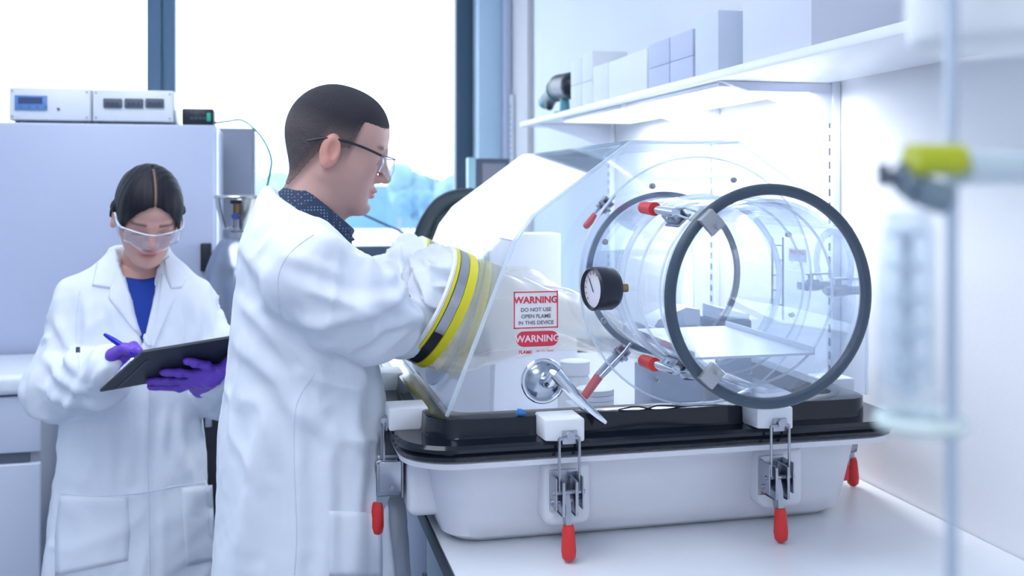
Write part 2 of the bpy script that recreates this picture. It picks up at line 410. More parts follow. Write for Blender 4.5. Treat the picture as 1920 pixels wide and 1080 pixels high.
# outside: ground, hill and trees, lit by the sky only
MB().box(-120, 140, 12, 200, -7.2, -7).build('ground_outside', mat('pale_ground', (.72, .78, .85), .9, noise=.2, nscale=.2))['kind'] = 'structure'
M_t = [mat('tree_a', (.16, .27, .32), .9, noise=.5, nscale=1.2), mat('tree_b', (.10, .20, .30), .9, noise=.5, nscale=1.2), mat('tree_c', (.25, .36, .36), .9, noise=.5, nscale=1.2)]
rt = random.Random(9)
def tree(px, py, Y, r, k, lab):
    c = P(px, py, Y); root = thing('tree', (c.x, c.y, -7), lab, 'tree', 'distant trees outside the window')
    b = bmesh.new()
    for i in range(9):
        a = rt.uniform(0, 2*PI); q = Vector((math.cos(a)*r*.5, math.sin(a)*r*.5, rt.uniform(-.5, .35)*r)) if i else Vector((0, 0, 0))
        bmesh.ops.create_icosphere(b, subdivisions=3, radius=r*rt.uniform(.45, .65), matrix=Matrix.Translation(c+q+Vector((0, 0, -r*.5))))
    for v in b.verts: v.co += Vector((rt.uniform(-1, 1), rt.uniform(-1, 1), rt.uniform(-1, 1)))*r*.05
    me = bpy.data.meshes.new('crown'); b.to_mesh(me); b.free(); mobj('crown', me, M_t[k], root, True)
    MB().cyl((c.x, c.y, -7), (c.x, c.y, c.z-r*.3), r*.09, r*.05, 8).build('trunk', mat('bark', (.2, .22, .25), .9), root)
for a in [(500, 335, 44, 1.6, 2, 'pale green tree outside the window, just right of the green cable'), (750, 322, 60, 1.5, 0, 'teal tree outside, just in front of the man\'s nose'),
          (794, 330, 70, 1.8, 1, 'blue-green tree outside, midway between nose and window jamb'), (842, 338, 58, 1.4, 0, 'teal tree outside, closest to the right window jamb'),
          (770, 366, 46, .8, 1, 'small dark blue shrub outside, below the row of trees near the nose'), (820, 368, 44, .8, 1, 'small dark blue shrub outside, below the trees toward the right window jamb')]:
    tree(*a)
MB().prism([P(500, 352, 95), P(640, 346, 95), P(860, 350, 95), P(860, 430, 95), P(500, 430, 95)], (0, 6, 0)).build('low_building', mat('far_render', (.10, .20, .30), .9, noise=.35, nscale=.25))
tag(bpy.data.objects['low_building'], 'long low blue building in the distance outside the window', 'building')

# ceiling luminaires; the one behind the camera is an added fill
for y0_, y1_, lb_ in ((.38, 2.82, 'long flat panel light on the ceiling above the bench aisle'), (-2.02, -.38, 'shorter flat fill light panel added on the ceiling behind the camera')):
    t = thing('ceiling_light', (-.6, (y0_+y1_)/2, 3.0), lb_, 'ceiling light')
    MB().box(-1.22, .02, y0_, y1_, 2.955, 2.999, .005).build('housing', M_enam, t)
    MB().box(-1.18, -.02, y0_+.04, y1_-.04, 2.94, 2.954).build('diffuser', mat('lamp_diffuser', (1, 1, 1), .5, emit=2.0), t)

# ================================================================== bench along the right wall
BX, BZ = .303, .89
bn = thing('lab_bench', (.8, 3.0, 0), 'white-topped laboratory bench running along the right wall under the glove box', 'bench')
MB().box(BX, WX-.002, -.2, 3.1, BZ-.035, BZ, .004).build('worktop', M_white, bn)
MB().box(BX-.004, BX+.0, -.2, 3.1, BZ-.036, BZ-.001, .001).build('edge_strip', M_black, bn)
q = MB()
for i, y in enumerate([0.2, .9, 1.6, 2.3]):
    q = MB(); q.box(BX+.04, BX+.058, y+.004, y+.696, .12, BZ-.05, .003); d = q.build('door', M_grey, bn)
    MB().cyl((BX+.025, y+.62, .55), (BX+.025, y+.62, .70), .006, n=10).build('handle', M_steel, d)
MB().box(BX+.06, WX-.01, .2, 3.0, .10, BZ-.036).build('carcass', M_enam, bn)
MB().box(BX+.10, WX-.03, .25, 2.95, 0, .10).build('plinth', M_dkgrey, bn)
bn2 = thing('side_bench', (.95, 4.6, 0), 'white bench at the far end of the wall by the window, carrying the monitor', 'bench')
MB().box(.62, WX-.06, 4.05, 5.0, BZ-.035, BZ, .004).build('worktop', M_white, bn2)
for x_, y_ in ((.66, 4.09), (1.2, 4.09), (.66, 4.96), (1.2, 4.96)): MB().box(x_-.02, x_+.02, y_-.02, y_+.02, 0, BZ-.0355, .002).build('leg', M_alu, bn2)

# ================================================================== wall shelf
SZ = 1.795; SXF = .975
sh = thing('wall_shelf', (1.14, 2.7, SZ), 'long white wall shelf above the glove box, carrying cardboard boxes', 'shelf')
MB().box(SXF, WX-.03, .35, 3.98, SZ, SZ+.020, .003).build('board', M_white, sh)
M_slot = mat('slot_shadow_gap', (.05, .06, .08), .8)
for yb in (.95, 2.14, 2.80, 3.75):
    pl = [Vector((SXF+.02, yb, SZ-.001)), Vector((WX-.022, yb, SZ-.001)), Vector((WX-.022, yb, SZ-.095)), Vector((SXF+.19, yb, SZ-.052))]
    MB().prism(pl, (0, .018, 0)).build('bracket', mat('bracket_enamel', (.66, .70, .82), .4), sh)
for yb in (.96, 2.15, 2.81, 3.76, 5.30):
    x0 = WX-.022
    if yb > 5: x0 = 1.247
    zt9 = SZ+.004 if yb < 5 else 2.05
    rl = MB().box(x0-.0, x0+.021, yb-.014, yb+.014, 1.0, zt9, .002).build('slotted_rail', M_enam, sh)
    sl = MB(); z = 1.05
    while z < zt9-.04: sl.box(x0-.001, x0+.002, yb-.004, yb+.004, z, z+.018); z += .032
    sl.build('slots', M_slot, rl)
t = thing('shelf_light', (1.13, 2.72, SZ), 'flat white luminaire fixed flush under the wall shelf', 'light')
MB().box(1.0, 1.26, 2.16, 2.795, SZ-.012, SZ-.0005, .002).build('housing', M_enam, t)
MB().box(1.0, 1.26, 2.825, 3.45, SZ-.012, SZ-.0005, .002).build('housing', M_enam, t)
MB().box(1.006, 1.254, 2.17, 2.79, SZ-.0135, SZ-.0122).build('diffuser', mat('strip_diffuser', (1, 1, 1), .5, emit=1.6), t)
MB().box(1.006, 1.254, 2.83, 3.44, SZ-.0135, SZ-.0122).build('diffuser', mat('strip_diffuser', (1, 1, 1), .5, emit=1.6), t)

# boxes on the shelf
ZT = SZ+.0205
M_cw = mat('white_carton', (.88, .92, .96), .7); M_cg = mat('grey_carton', (.56, .62, .80), .7); M_seam = mat('carton_seam', (.22, .30, .42), .8)
def carton(px0, px1, ztop, lab, z0=0, wdt=.2, m=None, xf=1.0, grp='cardboard boxes on the wall shelf', pxs=None, tape=False):
    y1 = xf/tt(px0); y0 = xf/tt(px1)
    t = thing('cardboard_box', (xf+wdt/2, (y0+y1)/2, ZT+z0), lab, 'box', grp)
    MB().box(xf, xf+wdt, y0+.0015, y1-.0015, ZT+z0, ztop, .0015).build('carton', m or M_cw, t)
    ym = (y0+y1)/2
    MB().box(xf+.002, xf+wdt-.002, ym-.0008, ym+.0008, ztop-.0005, ztop+.0006).build('flap_seam', M_seam, t)
    return t
def zt(px, py, xf=1.0): return PX(px, py, xf).z
carton(1392, 1522, 2.20, 'biggest white box on the shelf, nearest to us, with a lilac-grey end', m=mat('big_carton', (.70, .74, .86), .7), wdt=.28)
carton(1303, 1347, zt(1347, 18), 'tall narrow white box with a dark grey end, beside the biggest box', m=mat('tall_carton', (.66, .73, .86), .7))
za = zt(1300, 103); zb = zt(1300, 53)
carton(1256, 1299, za-.001, 'lower box of the grey stacked four, on the side of the tall narrow box', wdt=.2, m=M_cg)
carton(1256, 1299, zb, 'upper box of the grey stacked four, on the side of the tall narrow box', z0=za-ZT, wdt=.2, m=M_cg)
carton(1216, 1255, za-.001, 'lower box of the grey stacked four, on the side away from the tall narrow box', wdt=.2, m=M_cg)
carton(1216, 1255, zb, 'upper box of the grey stacked four, on the side away from the tall narrow box', z0=za-ZT, wdt=.2, m=M_cg)
carton(1141, 1213, zt(1213, 90), 'wide white box left of the grey stacked four on the shelf', wdt=.12)
carton(1112, 1140, zt(1140, 116), 'single white box between the wide white box and the small stacked pairs', wdt=.12)
z3 = zt(1110, 150); z4 = zt(1110, 95)
carton(1091, 1111, z3, 'lower of the two small white boxes stacked beside the single white box', wdt=.12)
carton(1091, 1111, z4, 'upper of the two small white boxes stacked beside the single white box', z0=z3+.001-ZT, wdt=.12)
z5 = zt(1090, 156); z6 = zt(1090, 108)
carton(1070, 1090, z5, 'lower of the two small white boxes next to the black device on the shelf', wdt=.12)
carton(1070, 1090, z6, 'upper of the two small white boxes next to the black device on the shelf', z0=z5+.001-ZT, wdt=.12)
xk = 1.125; yk = 2.95
t = thing('cardboard_box', (xk+.07, yk, ZT), 'grey box standing behind the row of small white boxes, only its top and end showing', 'box', 'cardboard boxes on the wall shelf')
MB().box(xk, WX-.035, yk-.15, yk+.2, ZT, P(1150, 88, yk-.15).z, .002).build('carton', M_cg, t)
MB().box(xk+.01, WX-.045, yk+.02, yk+.022, P(1150, 88, yk-.15).z-.001, P(1150, 88, yk-.15).z+.0006).build('flap_seam', M_seam, t)
# black device at the far end
c = PX(1040, 165, 1.02); t = thing('microscope_camera', (c.x, c.y, ZT), 'black and teal handheld instrument at the far left end of the shelf', 'instrument')
f = Field((-.10, -.28, -.01), (.12, .30, .2), .004)
f.cone((0, -.14, .100), (0, .02, .112), .050, .046, .02); f.cone((0, .03, .108), (0, .20, .080), .040, .026, .02); f.cone((0, .16, .07), (0, .18, .05), .018, .016, .01)
V, Q = f.extract(); me = np_mesh('body', V+np.array([c.x+.03, c.y, ZT]), Q); mobj('body', me, M_black, t)
MB().torus((c.x+.03, c.y+.06, ZT+.104), (0, 1, -.2), .042, .005, 24, 8).build('collar', mat('teal_plastic', (.03, .25, .30), .4), t)
MB().cyl((c.x+.03, c.y+.19, ZT+.082), (c.x+.03, c.y+.245, ZT+.072), .028, .028, 18).build('lens_barrel', mat('teal_plastic', (.03, .25, .30), .4), t)
q = MB(); q.cyl((c.x+.03, c.y-.03, ZT+.015), (c.x+.03, c.y-.03, ZT+.08), .02, .016, 16); q.cyl((c.x+.03, c.y-.03, ZT), (c.x+.03, c.y-.03, ZT+.015), .045, .04, 24); q.build('foot', mat('teal_light', (.15, .45, .55), .4), t)

# ================================================================== left: tall cabinet, units, boxes, cylinder
FY = 3.4
fx1 = P(405, 300, FY).x; ftop = P(200, 231, FY).z
cb = thing('tall_cabinet', (fx1-.5, FY+.25, 0), 'large pale blue-grey laboratory cabinet behind the woman, electronics on its top', 'cabinet')
zs = P(100, 690, FY).z
MB().box(fx1-1.25, fx1, FY+.022, FY+.5, 0.0, ftop, .006).build('body', M_fridge, cb)
dr = MB().box(fx1-1.25, fx1-.004, FY-.02, FY+.02, zs+.008, ftop-.002, .008, 3).build('door', M_fridge, cb)
c = P(386, 482, FY-.03)
MB().box(c.x-.016, c.x+.018, FY-.05, FY-.021, c.z-.045, c.z+.045, .005).build('latch', M_black, dr)
MB().box(fx1-1.25, fx1-.004, FY-.02, FY+.02, .1, zs-.008, .008, 3).build('door', M_fridge, cb)
FY2 = 4.0
gx1 = P(478, 300, FY2).x; gz = P(440, 240, FY2).z
t = thing('storage_cabinet', (gx1-.4, FY2+.2, 0), 'darker grey cabinet standing behind the pale one, left of the green cable', 'cabinet')
MB().box(gx1-.85, gx1, FY2, FY2+.45, .06, gz, .006).build('body', mat('storage_enamel', (.27, .30, .39), .35), t)
MB().box(gx1-.84, gx1-.01, FY2-.018, FY2-.001, .10, gz-.01, .004).build('door', mat('storage_enamel', (.27, .30, .39), .35), t)
MB().box(gx1-.83, gx1-.02, FY2+.02, FY2+.43, 0, .06).build('plinth', M_dkgrey, t)
# lower white unit in front at far left
UY = 3.0; ux1 = P(77, 800, UY).x
t = thing('under_counter_freezer', (ux1-.4, UY+.18, 0), 'white under-counter unit with rounded top at the lower left edge', 'appliance')
zt1 = P(30, 700, UY).z; zt0 = P(30, 738, UY).z; zg = P(30, 851, UY).z; zh = P(30, 868, UY).z
MB().box(ux1-.8, ux1-.004, UY+.012, UY+.355, .05, zt0-.002, .004).build('body', mat('unit_shaded_side', (.40, .43, .50), .4), t)  # darker grey puts the shade on this side into its colour
MB().box(ux1-.8, ux1+.02, UY-.03, UY+.355, zt0, zt1, .018, 4).build('top', M_enam, t)
MB().box(ux1-.8, ux1, UY-.012, UY+.011, zg+.004, zt0-.006, .006, 3).build('drawer', M_grey if False else mat('unit_front', (.56, .62, .76), .3), t)
d = MB().box(ux1-.8, ux1, UY-.012, UY+.011, .08, zh, .006, 3).build('door', mat('unit_front', (.56, .62, .76), .3), t)
MB().box(ux1-.8, ux1-.03, UY-.004, UY+.011, zh+.001, zg+.003).build('handle_recess', M_dkgrey, t)
MB().box(ux1-.78, ux1-.03, UY+.02, UY+.34, 0, .05).build('plinth', M_dkgrey, t)

# instruments on the tall cabinet
def case(px0, px1, pyt, dy, lab):
    a = P(px0, pyt, FY+.02); b = P(px1, pyt, FY+.02)
    t = thing('control_unit', ((a.x+b.x)/2, FY+.15, ftop), lab, 'electronics', 'white instrument cases on the tall cabinet')
    MB().box(a.x, b.x, FY+.022, FY+.30, ftop+.006, a.z, .004).build('housing', M_enam, t)
    MB().box(a.x+.003, b.x-.003, FY+.016, FY+.0215, ftop+.009, a.z-.003, .002).build('front_panel', M_enam, t)
    for i in (0, 1):
        for j in (0, 1):
            MB().cyl((a.x+.012+i*(b.x-a.x-.024), FY+.013, ftop+.018+j*(a.z-ftop-.03)), (a.x+.012+i*(b.x-a.x-.024), FY+.0165, ftop+.018+j*(a.z-ftop-.03)), .003, n=10).build('screw', M_steel, t)
            MB().cyl((a.x+.02+i*(b.x-a.x-.04), FY+.05+j*.2, ftop), (a.x+.02+i*(b.x-a.x-.04), FY+.05+j*.2, ftop+.0062), .008, n=10).build('foot', M_black, t)
    return t
u1 = case(16, 171, 163, 0, 'white instrument case with a blue display, at the left on the cabinet')
u2 = case(173, 326, 167, 0, 'white instrument case with three dark sockets in a row, next to the display case')
a = P(27, 178, FY+.01); b = P(88, 207, FY+.01)
d = MB().box(a.x, b.x, FY+.010, FY+.0158, b.z, a.z, .002).build('display', mat('blue_bezel', (.13, .28, .62), .4), u1)
MB().box(a.x+.011, b.x-.013, FY+.0085, FY+.0099, b.z+.020, a.z-.006).build('screen', mat('lcd', (.05, .09, .22), .2), d)
q = MB()
for i in range(4): q.cyl((a.x+.018+i*.024, FY+.0085, b.z+.010), (a.x+.018+i*.024, FY+.0099, b.z+.010), .005, n=10)
q.build('buttons', mat('button_blue', (.10, .2, .45), .4), d)
MB().cyl((P(108, 204, FY).x, FY+.010, P(108, 204, FY).z), (P(108, 204, FY).x, FY+.0158, P(108, 204, FY).z), .004, n=12).build('indicator', M_gask, u1)
for px in (211, 251, 290):
    c = P(px, 193, FY+.01)
    d = MB().box(c.x-.028, c.x+.028, FY+.008, FY+.0158, c.z-.016, c.z+.014, .003).build('socket', M_dkgrey, u2)
    q = MB()
    for i in range(3): q.box(c.x-.019+i*.014, c.x-.009+i*.014, FY+.0055, FY+.0079, c.z-.009, c.z+.002)
    q.build('contacts', M_gask, d)
# small black box with green connector
a = P(341, 203, FY+.03); b = P(401, 203, FY+.03)
t = thing('network_adapter', ((a.x+b.x)/2, FY+.1, ftop), 'small black electronics box with a green plug, at the cabinet corner', 'electronics')
MB().box(a.x, b.x, FY+.03, FY+.16, ftop, a.z, .005).build('housing', M_black, t)
MB().box(b.x-.022, b.x-.010, FY+.020, FY+.0295, ftop+.012, a.z-.014, .002).build('plug', mat('green_plug', (.02, .45, .30), .4), t)
q = MB()
for i in range(4): q.box(a.x+.026+i*.013, a.x+.035+i*.013, FY+.026, FY+.0295, ftop+.018, ftop+.026)
for i in (0, 3): q.box(a.x+.028+i*.012, a.x+.034+i*.012, FY+.026, FY+.0295, ftop+.037, ftop+.043)
q.build('ports', M_gask, t)
a = P(402, 205, FY+.1)
pts = spline([Vector((b.x, FY+.1, ftop+.012)), P(425, 228, 3.45), P(455, 226, 3.4), P(488, 254, 3.3), P(508, 295, 3.2), P(505, 330, 3.22), P(496, 368, 3.24)], 8)
tag(MB().tube(pts, .0035, 8).build('cable', mat('green_cable', (.02, .30, .24), .5)), 'thin green cable arching from the small black box down to the gas cylinder', 'cable')

# gas cylinder
gc = P(447, 480, 3.24); gc.z = 0
t = thing('gas_cylinder', gc, 'silver-grey gas cylinder with an open valve guard, between the woman and the man', 'gas cylinder')
zz = lambda py: P(447, py, 3.24).z
MB().rev([(.0, .0), (.10, .0), (.105, .02), (.105, zz(540)), (.098, zz(505)), (.082, zz(478)), (.060, zz(455)), (.045, zz(446)), (.0, zz(446))], gc, (0, 0, 1), 40).build('body', mat('cylinder_paint', (.30, .34, .44), .2, metal=.7), t)
MB().rev([(.028, zz(447)), (.028, zz(435)), (.038, zz(432)), (.038, zz(426)), (.02, zz(424)), (.02, zz(405))], gc, (0, 0, 1), 24).build('neck_ring', M_steel, t)
M_tul = mat('guard_steel', (.62, .62, .60), .2, metal=1)
for k in range(3):
    a0 = k*2*PI/3+2.0
    MB().rev([(.042, zz(430)), (.052, zz(412)), (.062, zz(390)), (.068, zz(370)), (.071, zz(370)), (.065, zz(391)), (.055, zz(413)), (.045, zz(430))], gc, (0, 0, 1), 12, a0=a0, a1=a0+1.0).build('guard_arm', M_tul, t)
MB().torus((gc.x, gc.y, zz(369)), (0, 0, 1), .069, .0055, 40, 10).build('guard_rim', M_tul, t)
v = MB().cyl((gc.x, gc.y, zz(424)), (gc.x, gc.y, zz(382)), .017, n=16).build('valve', mat('brass', (.35, .24, .12), .3, metal=1), t)
MB().cyl((gc.x, gc.y, zz(382)), (gc.x, gc.y, zz(375)), .026, n=16).build('knob', M_black, v)
MB().cyl((gc.x, gc.y-.016, zz(405)), (gc.x-.01, gc.y-.05, zz(405)), .010, n=14).build('outlet_cap', mat('blue_cap', (.03, .07, .30), .4), v)
# dark tower behind the woman and the man
c = P(395, 790, 2.98)
t = thing('computer_tower', (c.x, 3.03, 0), 'black equipment tower on the floor in the gap between the woman and the man', 'computer')
MB().box(P(372, 800, 2.96).x, P(470, 800, 2.96).x, 2.96, 3.11, .04, P(395, 768, 2.96).z, .008).build('case', M_black, t)
MB().box(P(385, 800, 2.96).x, P(398, 800, 2.96).x, 2.952, 2.9595, P(390, 800, 2.96).z, P(390, 782, 2.96).z, .001).build('switch', M_steel, t)
MB().box(P(374, 800, 2.96).x, P(465, 800, 2.96).x, 2.97, 3.10, 0, .04).build('base', M_dkgrey, t)

# ================================================================== behind the glove box: screen, chair, cables
t = thing('monitor', (P(912, 350, 4.5).x, 4.5, BZ), 'small dark-framed monitor on the bench end by the window jamb', 'monitor')
a = P(893, 297, 4.5); b = P(948, 350, 4.5)
MB().box(a.x, b.x+.02, 4.5, 4.53, 1.30, a.z, .005).build('frame', M_dkgrey, t)
MB().box(a.x+.028, b.x-.0, 4.496, 4.4995, 1.33, a.z-.022).build('screen', mat('lilac_screen', (.20, .21, .28), .3), t)
MB().box(P(877, 300, 4.52).x, a.x-.001, 4.50, 4.56, 1.30, a.z+.004, .004).build('side_housing', mat('pale_blue_housing', (.42, .68, .80), .4), t)
q = MB(); q.box(a.x+.03, a.x+.09, 4.51, 4.54, BZ+.012, 1.30); q.box(a.x-.03, a.x+.15, 4.44, 4.6, BZ, BZ+.012, .004); q.build('stand', M_dkgrey, t)
# office chair with tall curved back
ch = thing('office_chair', (P(850, 500, 3.5).x-.02, 3.5, 0), 'black high-backed office chair behind the glove box, in front of the window', 'chair')
cx = P(850, 500, 3.5).x
f = Field((cx-.32, 3.3, .95), (cx+.34, 3.75, 1.6), .006)
prof = [P(788, 445, 3.5), P(800, 415, 3.5), P(822, 385, 3.5), P(850, 370, 3.5), P(885, 366, 3.5)]
prof = spline(prof, 4)
for i in range(len(prof)-1): f.cone(prof[i], prof[i+1], .022, .022, .01)
w_ = prof[0]
f.cone(prof[0], (w_.x+.0, 3.5, 1.0), .022, .024, .01); f.cone(prof[-1], (w_.x+.33, 3.5, prof[-1].z-.06), .022, .022, .01); f.cone((w_.x+.33, 3.5, prof[-1].z-.06), (w_.x+.33, 3.5, 1.0), .022, .024, .01)
f.ell((w_.x+.17, 3.53, 1.22), (.16, .02, .30), .03)
V, Q = f.extract(); mobj('backrest', np_mesh('backrest', V, Q), mat('chair_fabric', (.015, .03, .04), .5), ch)
q = MB(); q.box(w_.x+.0, w_.x+.28, 3.45, 3.92, .50, .58, .03, 4); q.build('seat', M_black, ch)
MB().box(w_.x+.12, w_.x+.18, 3.56, 3.58, .5, 1.1, .004).build('back_bar', M_black, ch)
q = MB(); q.cyl((w_.x+.14, 3.72, .08), (w_.x+.14, 3.72, .5), .025, n=16); q.build('column', M_steel, ch)
for k in range(5):
    a = k*2*PI/5; e = Vector((w_.x+.14+.14*math.cos(a), 3.72+.26*math.sin(a), .07))
    l = MB().tube([(w_.x+.14, 3.72, .10), e], .015, 8).build('leg', M_black, ch)
    MB().cyl((e.x-.01, e.y, .028), (e.x+.01, e.y, .028), .0275, n=14).build('castor', M_black, l)
# chair sits in the aisle beside the bench end
tag(MB().tube(spline([P(672, 398, 4.6), P(720, 420, 4.55), P(775, 446, 4.5), P(800, 470, 4.5), P(815, 580, 4.5), P(825, 624, 4.5)], 6), .005, 8).build('cable', mat('dark_cable', (.03, .05, .06), .5)), 'dark thin cable slanting across the window behind the man\'s chin', 'cable')
tag(MB().tube(spline([P(690, 490, 4.8), P(705, 505, 4.8), P(730, 525, 4.8), P(790, 610, 4.8)], 6), .006, 8).build('cable', mat('teal_cable', (.02, .22, .28), .5)), 'teal cable crossing the lower tinted window pane', 'cable')

# ================================================================== GLOVE BOX
gb = thing('glove_box', (.72, 2.25, BZ), 'clear acrylic glove box with white tub, round port and red-handled latches, on the bench', 'glove box')
RX0, RX1, RY0, RY1 = .224, 1.215, 1.745, 2.76
def rrect(x0, x1, y0, y1, r, n=8):
    out = []
    for (cx_, cy_, a) in ((x1-r, y1-r, 0), (x0+r, y1-r, PI/2), (x0+r, y0+r, PI), (x1-r, y0+r, 1.5*PI)):
        for i in range(n+1): out.append((cx_+r*math.cos(a+PI/2*i/n), cy_+r*math.sin(a+PI/2*i/n)))
    return out
def rr_loft(levels, m, name, parent, n=10, closeb=False):
    "levels: (inset, z, radius)"
    b = bmesh.new(); rings = []
    for (i_, z, r, *dx) in levels:
        s = dx[0] if dx else 0
        rings.append([b.verts.new((x, y, z)) for x, y in rrect(RX0+i_+s, RX1-i_-s*.5, RY0+i_, RY1-i_, r, n)])
    k = len(rings[0])
    for j in range(len(rings)-1):
        for i in range(k): b.faces.new((rings[j][i], rings[j][(i+1) % k], rings[j+1][(i+1) % k], rings[j+1][i]))
    if closeb: b.faces.new(rings[-1])
    bmesh.ops.recalc_face_normals(b, faces=b.faces)
    me = bpy.data.meshes.new(name); b.to_mesh(me); b.free()
    for p in me.polygons: p.use_smooth = True
    o = mobj(name, me, m, parent)
    md = o.modifiers.new('es', 'EDGE_SPLIT'); md.split_angle = math.radians(40)
    return o
ZR0, ZR1, ZC = 1.068, 1.098, 1.132
# tub: flange then body, then inside
tub = rr_loft([(.10, ZR0+.03, .05), (.012, ZR0+.002, .10), (.0, ZR0-.002, .10), (.002, ZR0-.012, .10), (.02, ZR0-.016, .095), (.055, ZR0-.02, .075), (.06, ZR0-.035, .07), (.075, BZ+.05, .07), (.085, BZ+.018, .06), (.11, BZ+.001, .05),
               (.13, BZ+.0005, .04)], M_tub, 'tub', gb, closeb=True)
rr_loft([(.10, ZR0+.03, .05), (.10, ZR0, .05), (.11, BZ+.06, .05), (.14, BZ+.035, .04)], M_tub, 'tub_liner', gb, closeb=True)
# black rim: lip, ledge, riser
rr_loft([(.012, ZR0+.003, .10), (-.004, ZR0+.004, .104), (-.006, ZR0+.010, .104), (-.002, ZR0+.014, .104), (-.006, ZR0+.018, .104), (-.006, ZR1-.006, .104), (.0, ZR1, .10), (.045, ZR1, .07),
         (.048, ZR1+.004, .06), (.050, ZC, .055), (.056, ZC+.002, .05), (.098, ZC+.002, .04), (.099, ZC-.03, .04)], M_gloss, 'rim', gb)
# bosses on the tub behind the latches
qx1, qx2 = P(1062, 880, 1.78).x, P(1462, 880, 1.78).x
for x_ in (qx1, qx2): MB().box(x_-.045, x_+.045, 1.765, 1.85, BZ+.045, ZR0-.012, .018, 4).build('latch_boss', M_tub, gb, True)
for y_ in (1.92, 2.295): MB().box(.246, .34, y_-.045, y_+.045, BZ+.045, ZR0-.012, .018, 4).build('latch_boss', M_tub, gb, True)

Y0, Y1c = 1.82, 2.68
prof_px = [(838, 782), (905, 605), (965, 452), (1000, 405), (1183, 266), (1385, 266), (1475, 330), (1590, 440), (1632, 520)]
pr = [P(x, y, Y0) for x, y in prof_px]
pr = [(p.x, p.z) for p in pr]
pr[0] = (pr[0][0], ZC+.002); xr = 1.165
pr = [pr[0], pr[2], pr[3], pr[4], pr[5], pr[6], (1.13, P(1590, 430, Y0).z), (xr, 1.36), (xr, ZC+.002)]
TC = Vector((.795, 0, 1.372)); TR = .160
# near end wall with the port hole (X,Z plane)
Mend = lambda y: Matrix(((1, 0, 0, 0), (0, 0, 1, y), (0, 1, 0, 0), (0, 0, 0, 1)))
cv = MB()
cv.mesh(poly_holes(pr, [circ(TC.x, TC.z, TR+.004)], .006, Mend(Y0)))
cv.mesh(poly_holes(pr, [], .006, Mend(Y1c)))
# panels between the two ends
PORTS = []
def panel(a, b, holes=()):
    A = Vector((a[0], Y0+.0035, a[1])); B = Vector((b[0], Y0+.0035, b[1])); L = (B-A).length; d = (B-A)/L; n = d.cross(Vector((0, 1, 0)))
    Mx = Matrix(((d.x, 0, n.x, A.x), (d.y, 1, n.y, A.y), (d.z, 0, n.z, A.z), (0, 0, 0, 1)))
    cv.mesh(poly_holes([(0, 0), (L, 0), (L, Y1c-Y0-.007), (0, Y1c-Y0-.007)], [circ(u, v, r) for u, v, r in holes], .006, Mx))
    return A, d, n, L
A_, d_, n_, L_ = panel(pr[0], pr[1], holes=[(.165, .235, .122), (.165, .64, .122)])
for i in range(1, len(pr)-1): panel(pr[i], pr[i+1])
cover = cv.build('cover', M_acr, gb)
def edge_tube(y, r=.004):
    q = MB(); pts = []
    for i in range(len(pr)-1):
        for k in range(6): pts.append(Vector((pr[i][0]+(pr[i+1][0]-pr[i][0])*k/6, y, pr[i][1]+(pr[i+1][1]-pr[i][1])*k/6)))
    pts.append(Vector((pr[-1][0], y, pr[-1][1])))
    q.tube(pts, r, 8); q.build('cover_edge_highlight', M_acre, cover)  # pale strip added as the bright highlight along the cover's edge
edge_tube(Y0); edge_tube(Y1c, .003)
q = MB()
for i in (1, 3, 4): q.tube([(pr[i][0], Y0, pr[i][1]), (pr[i][0], Y1c, pr[i][1])], .002, 6)
q.build('cover_fold_highlight', M_acre, cover)  # thin pale strips stand in for highlights on the acrylic bends

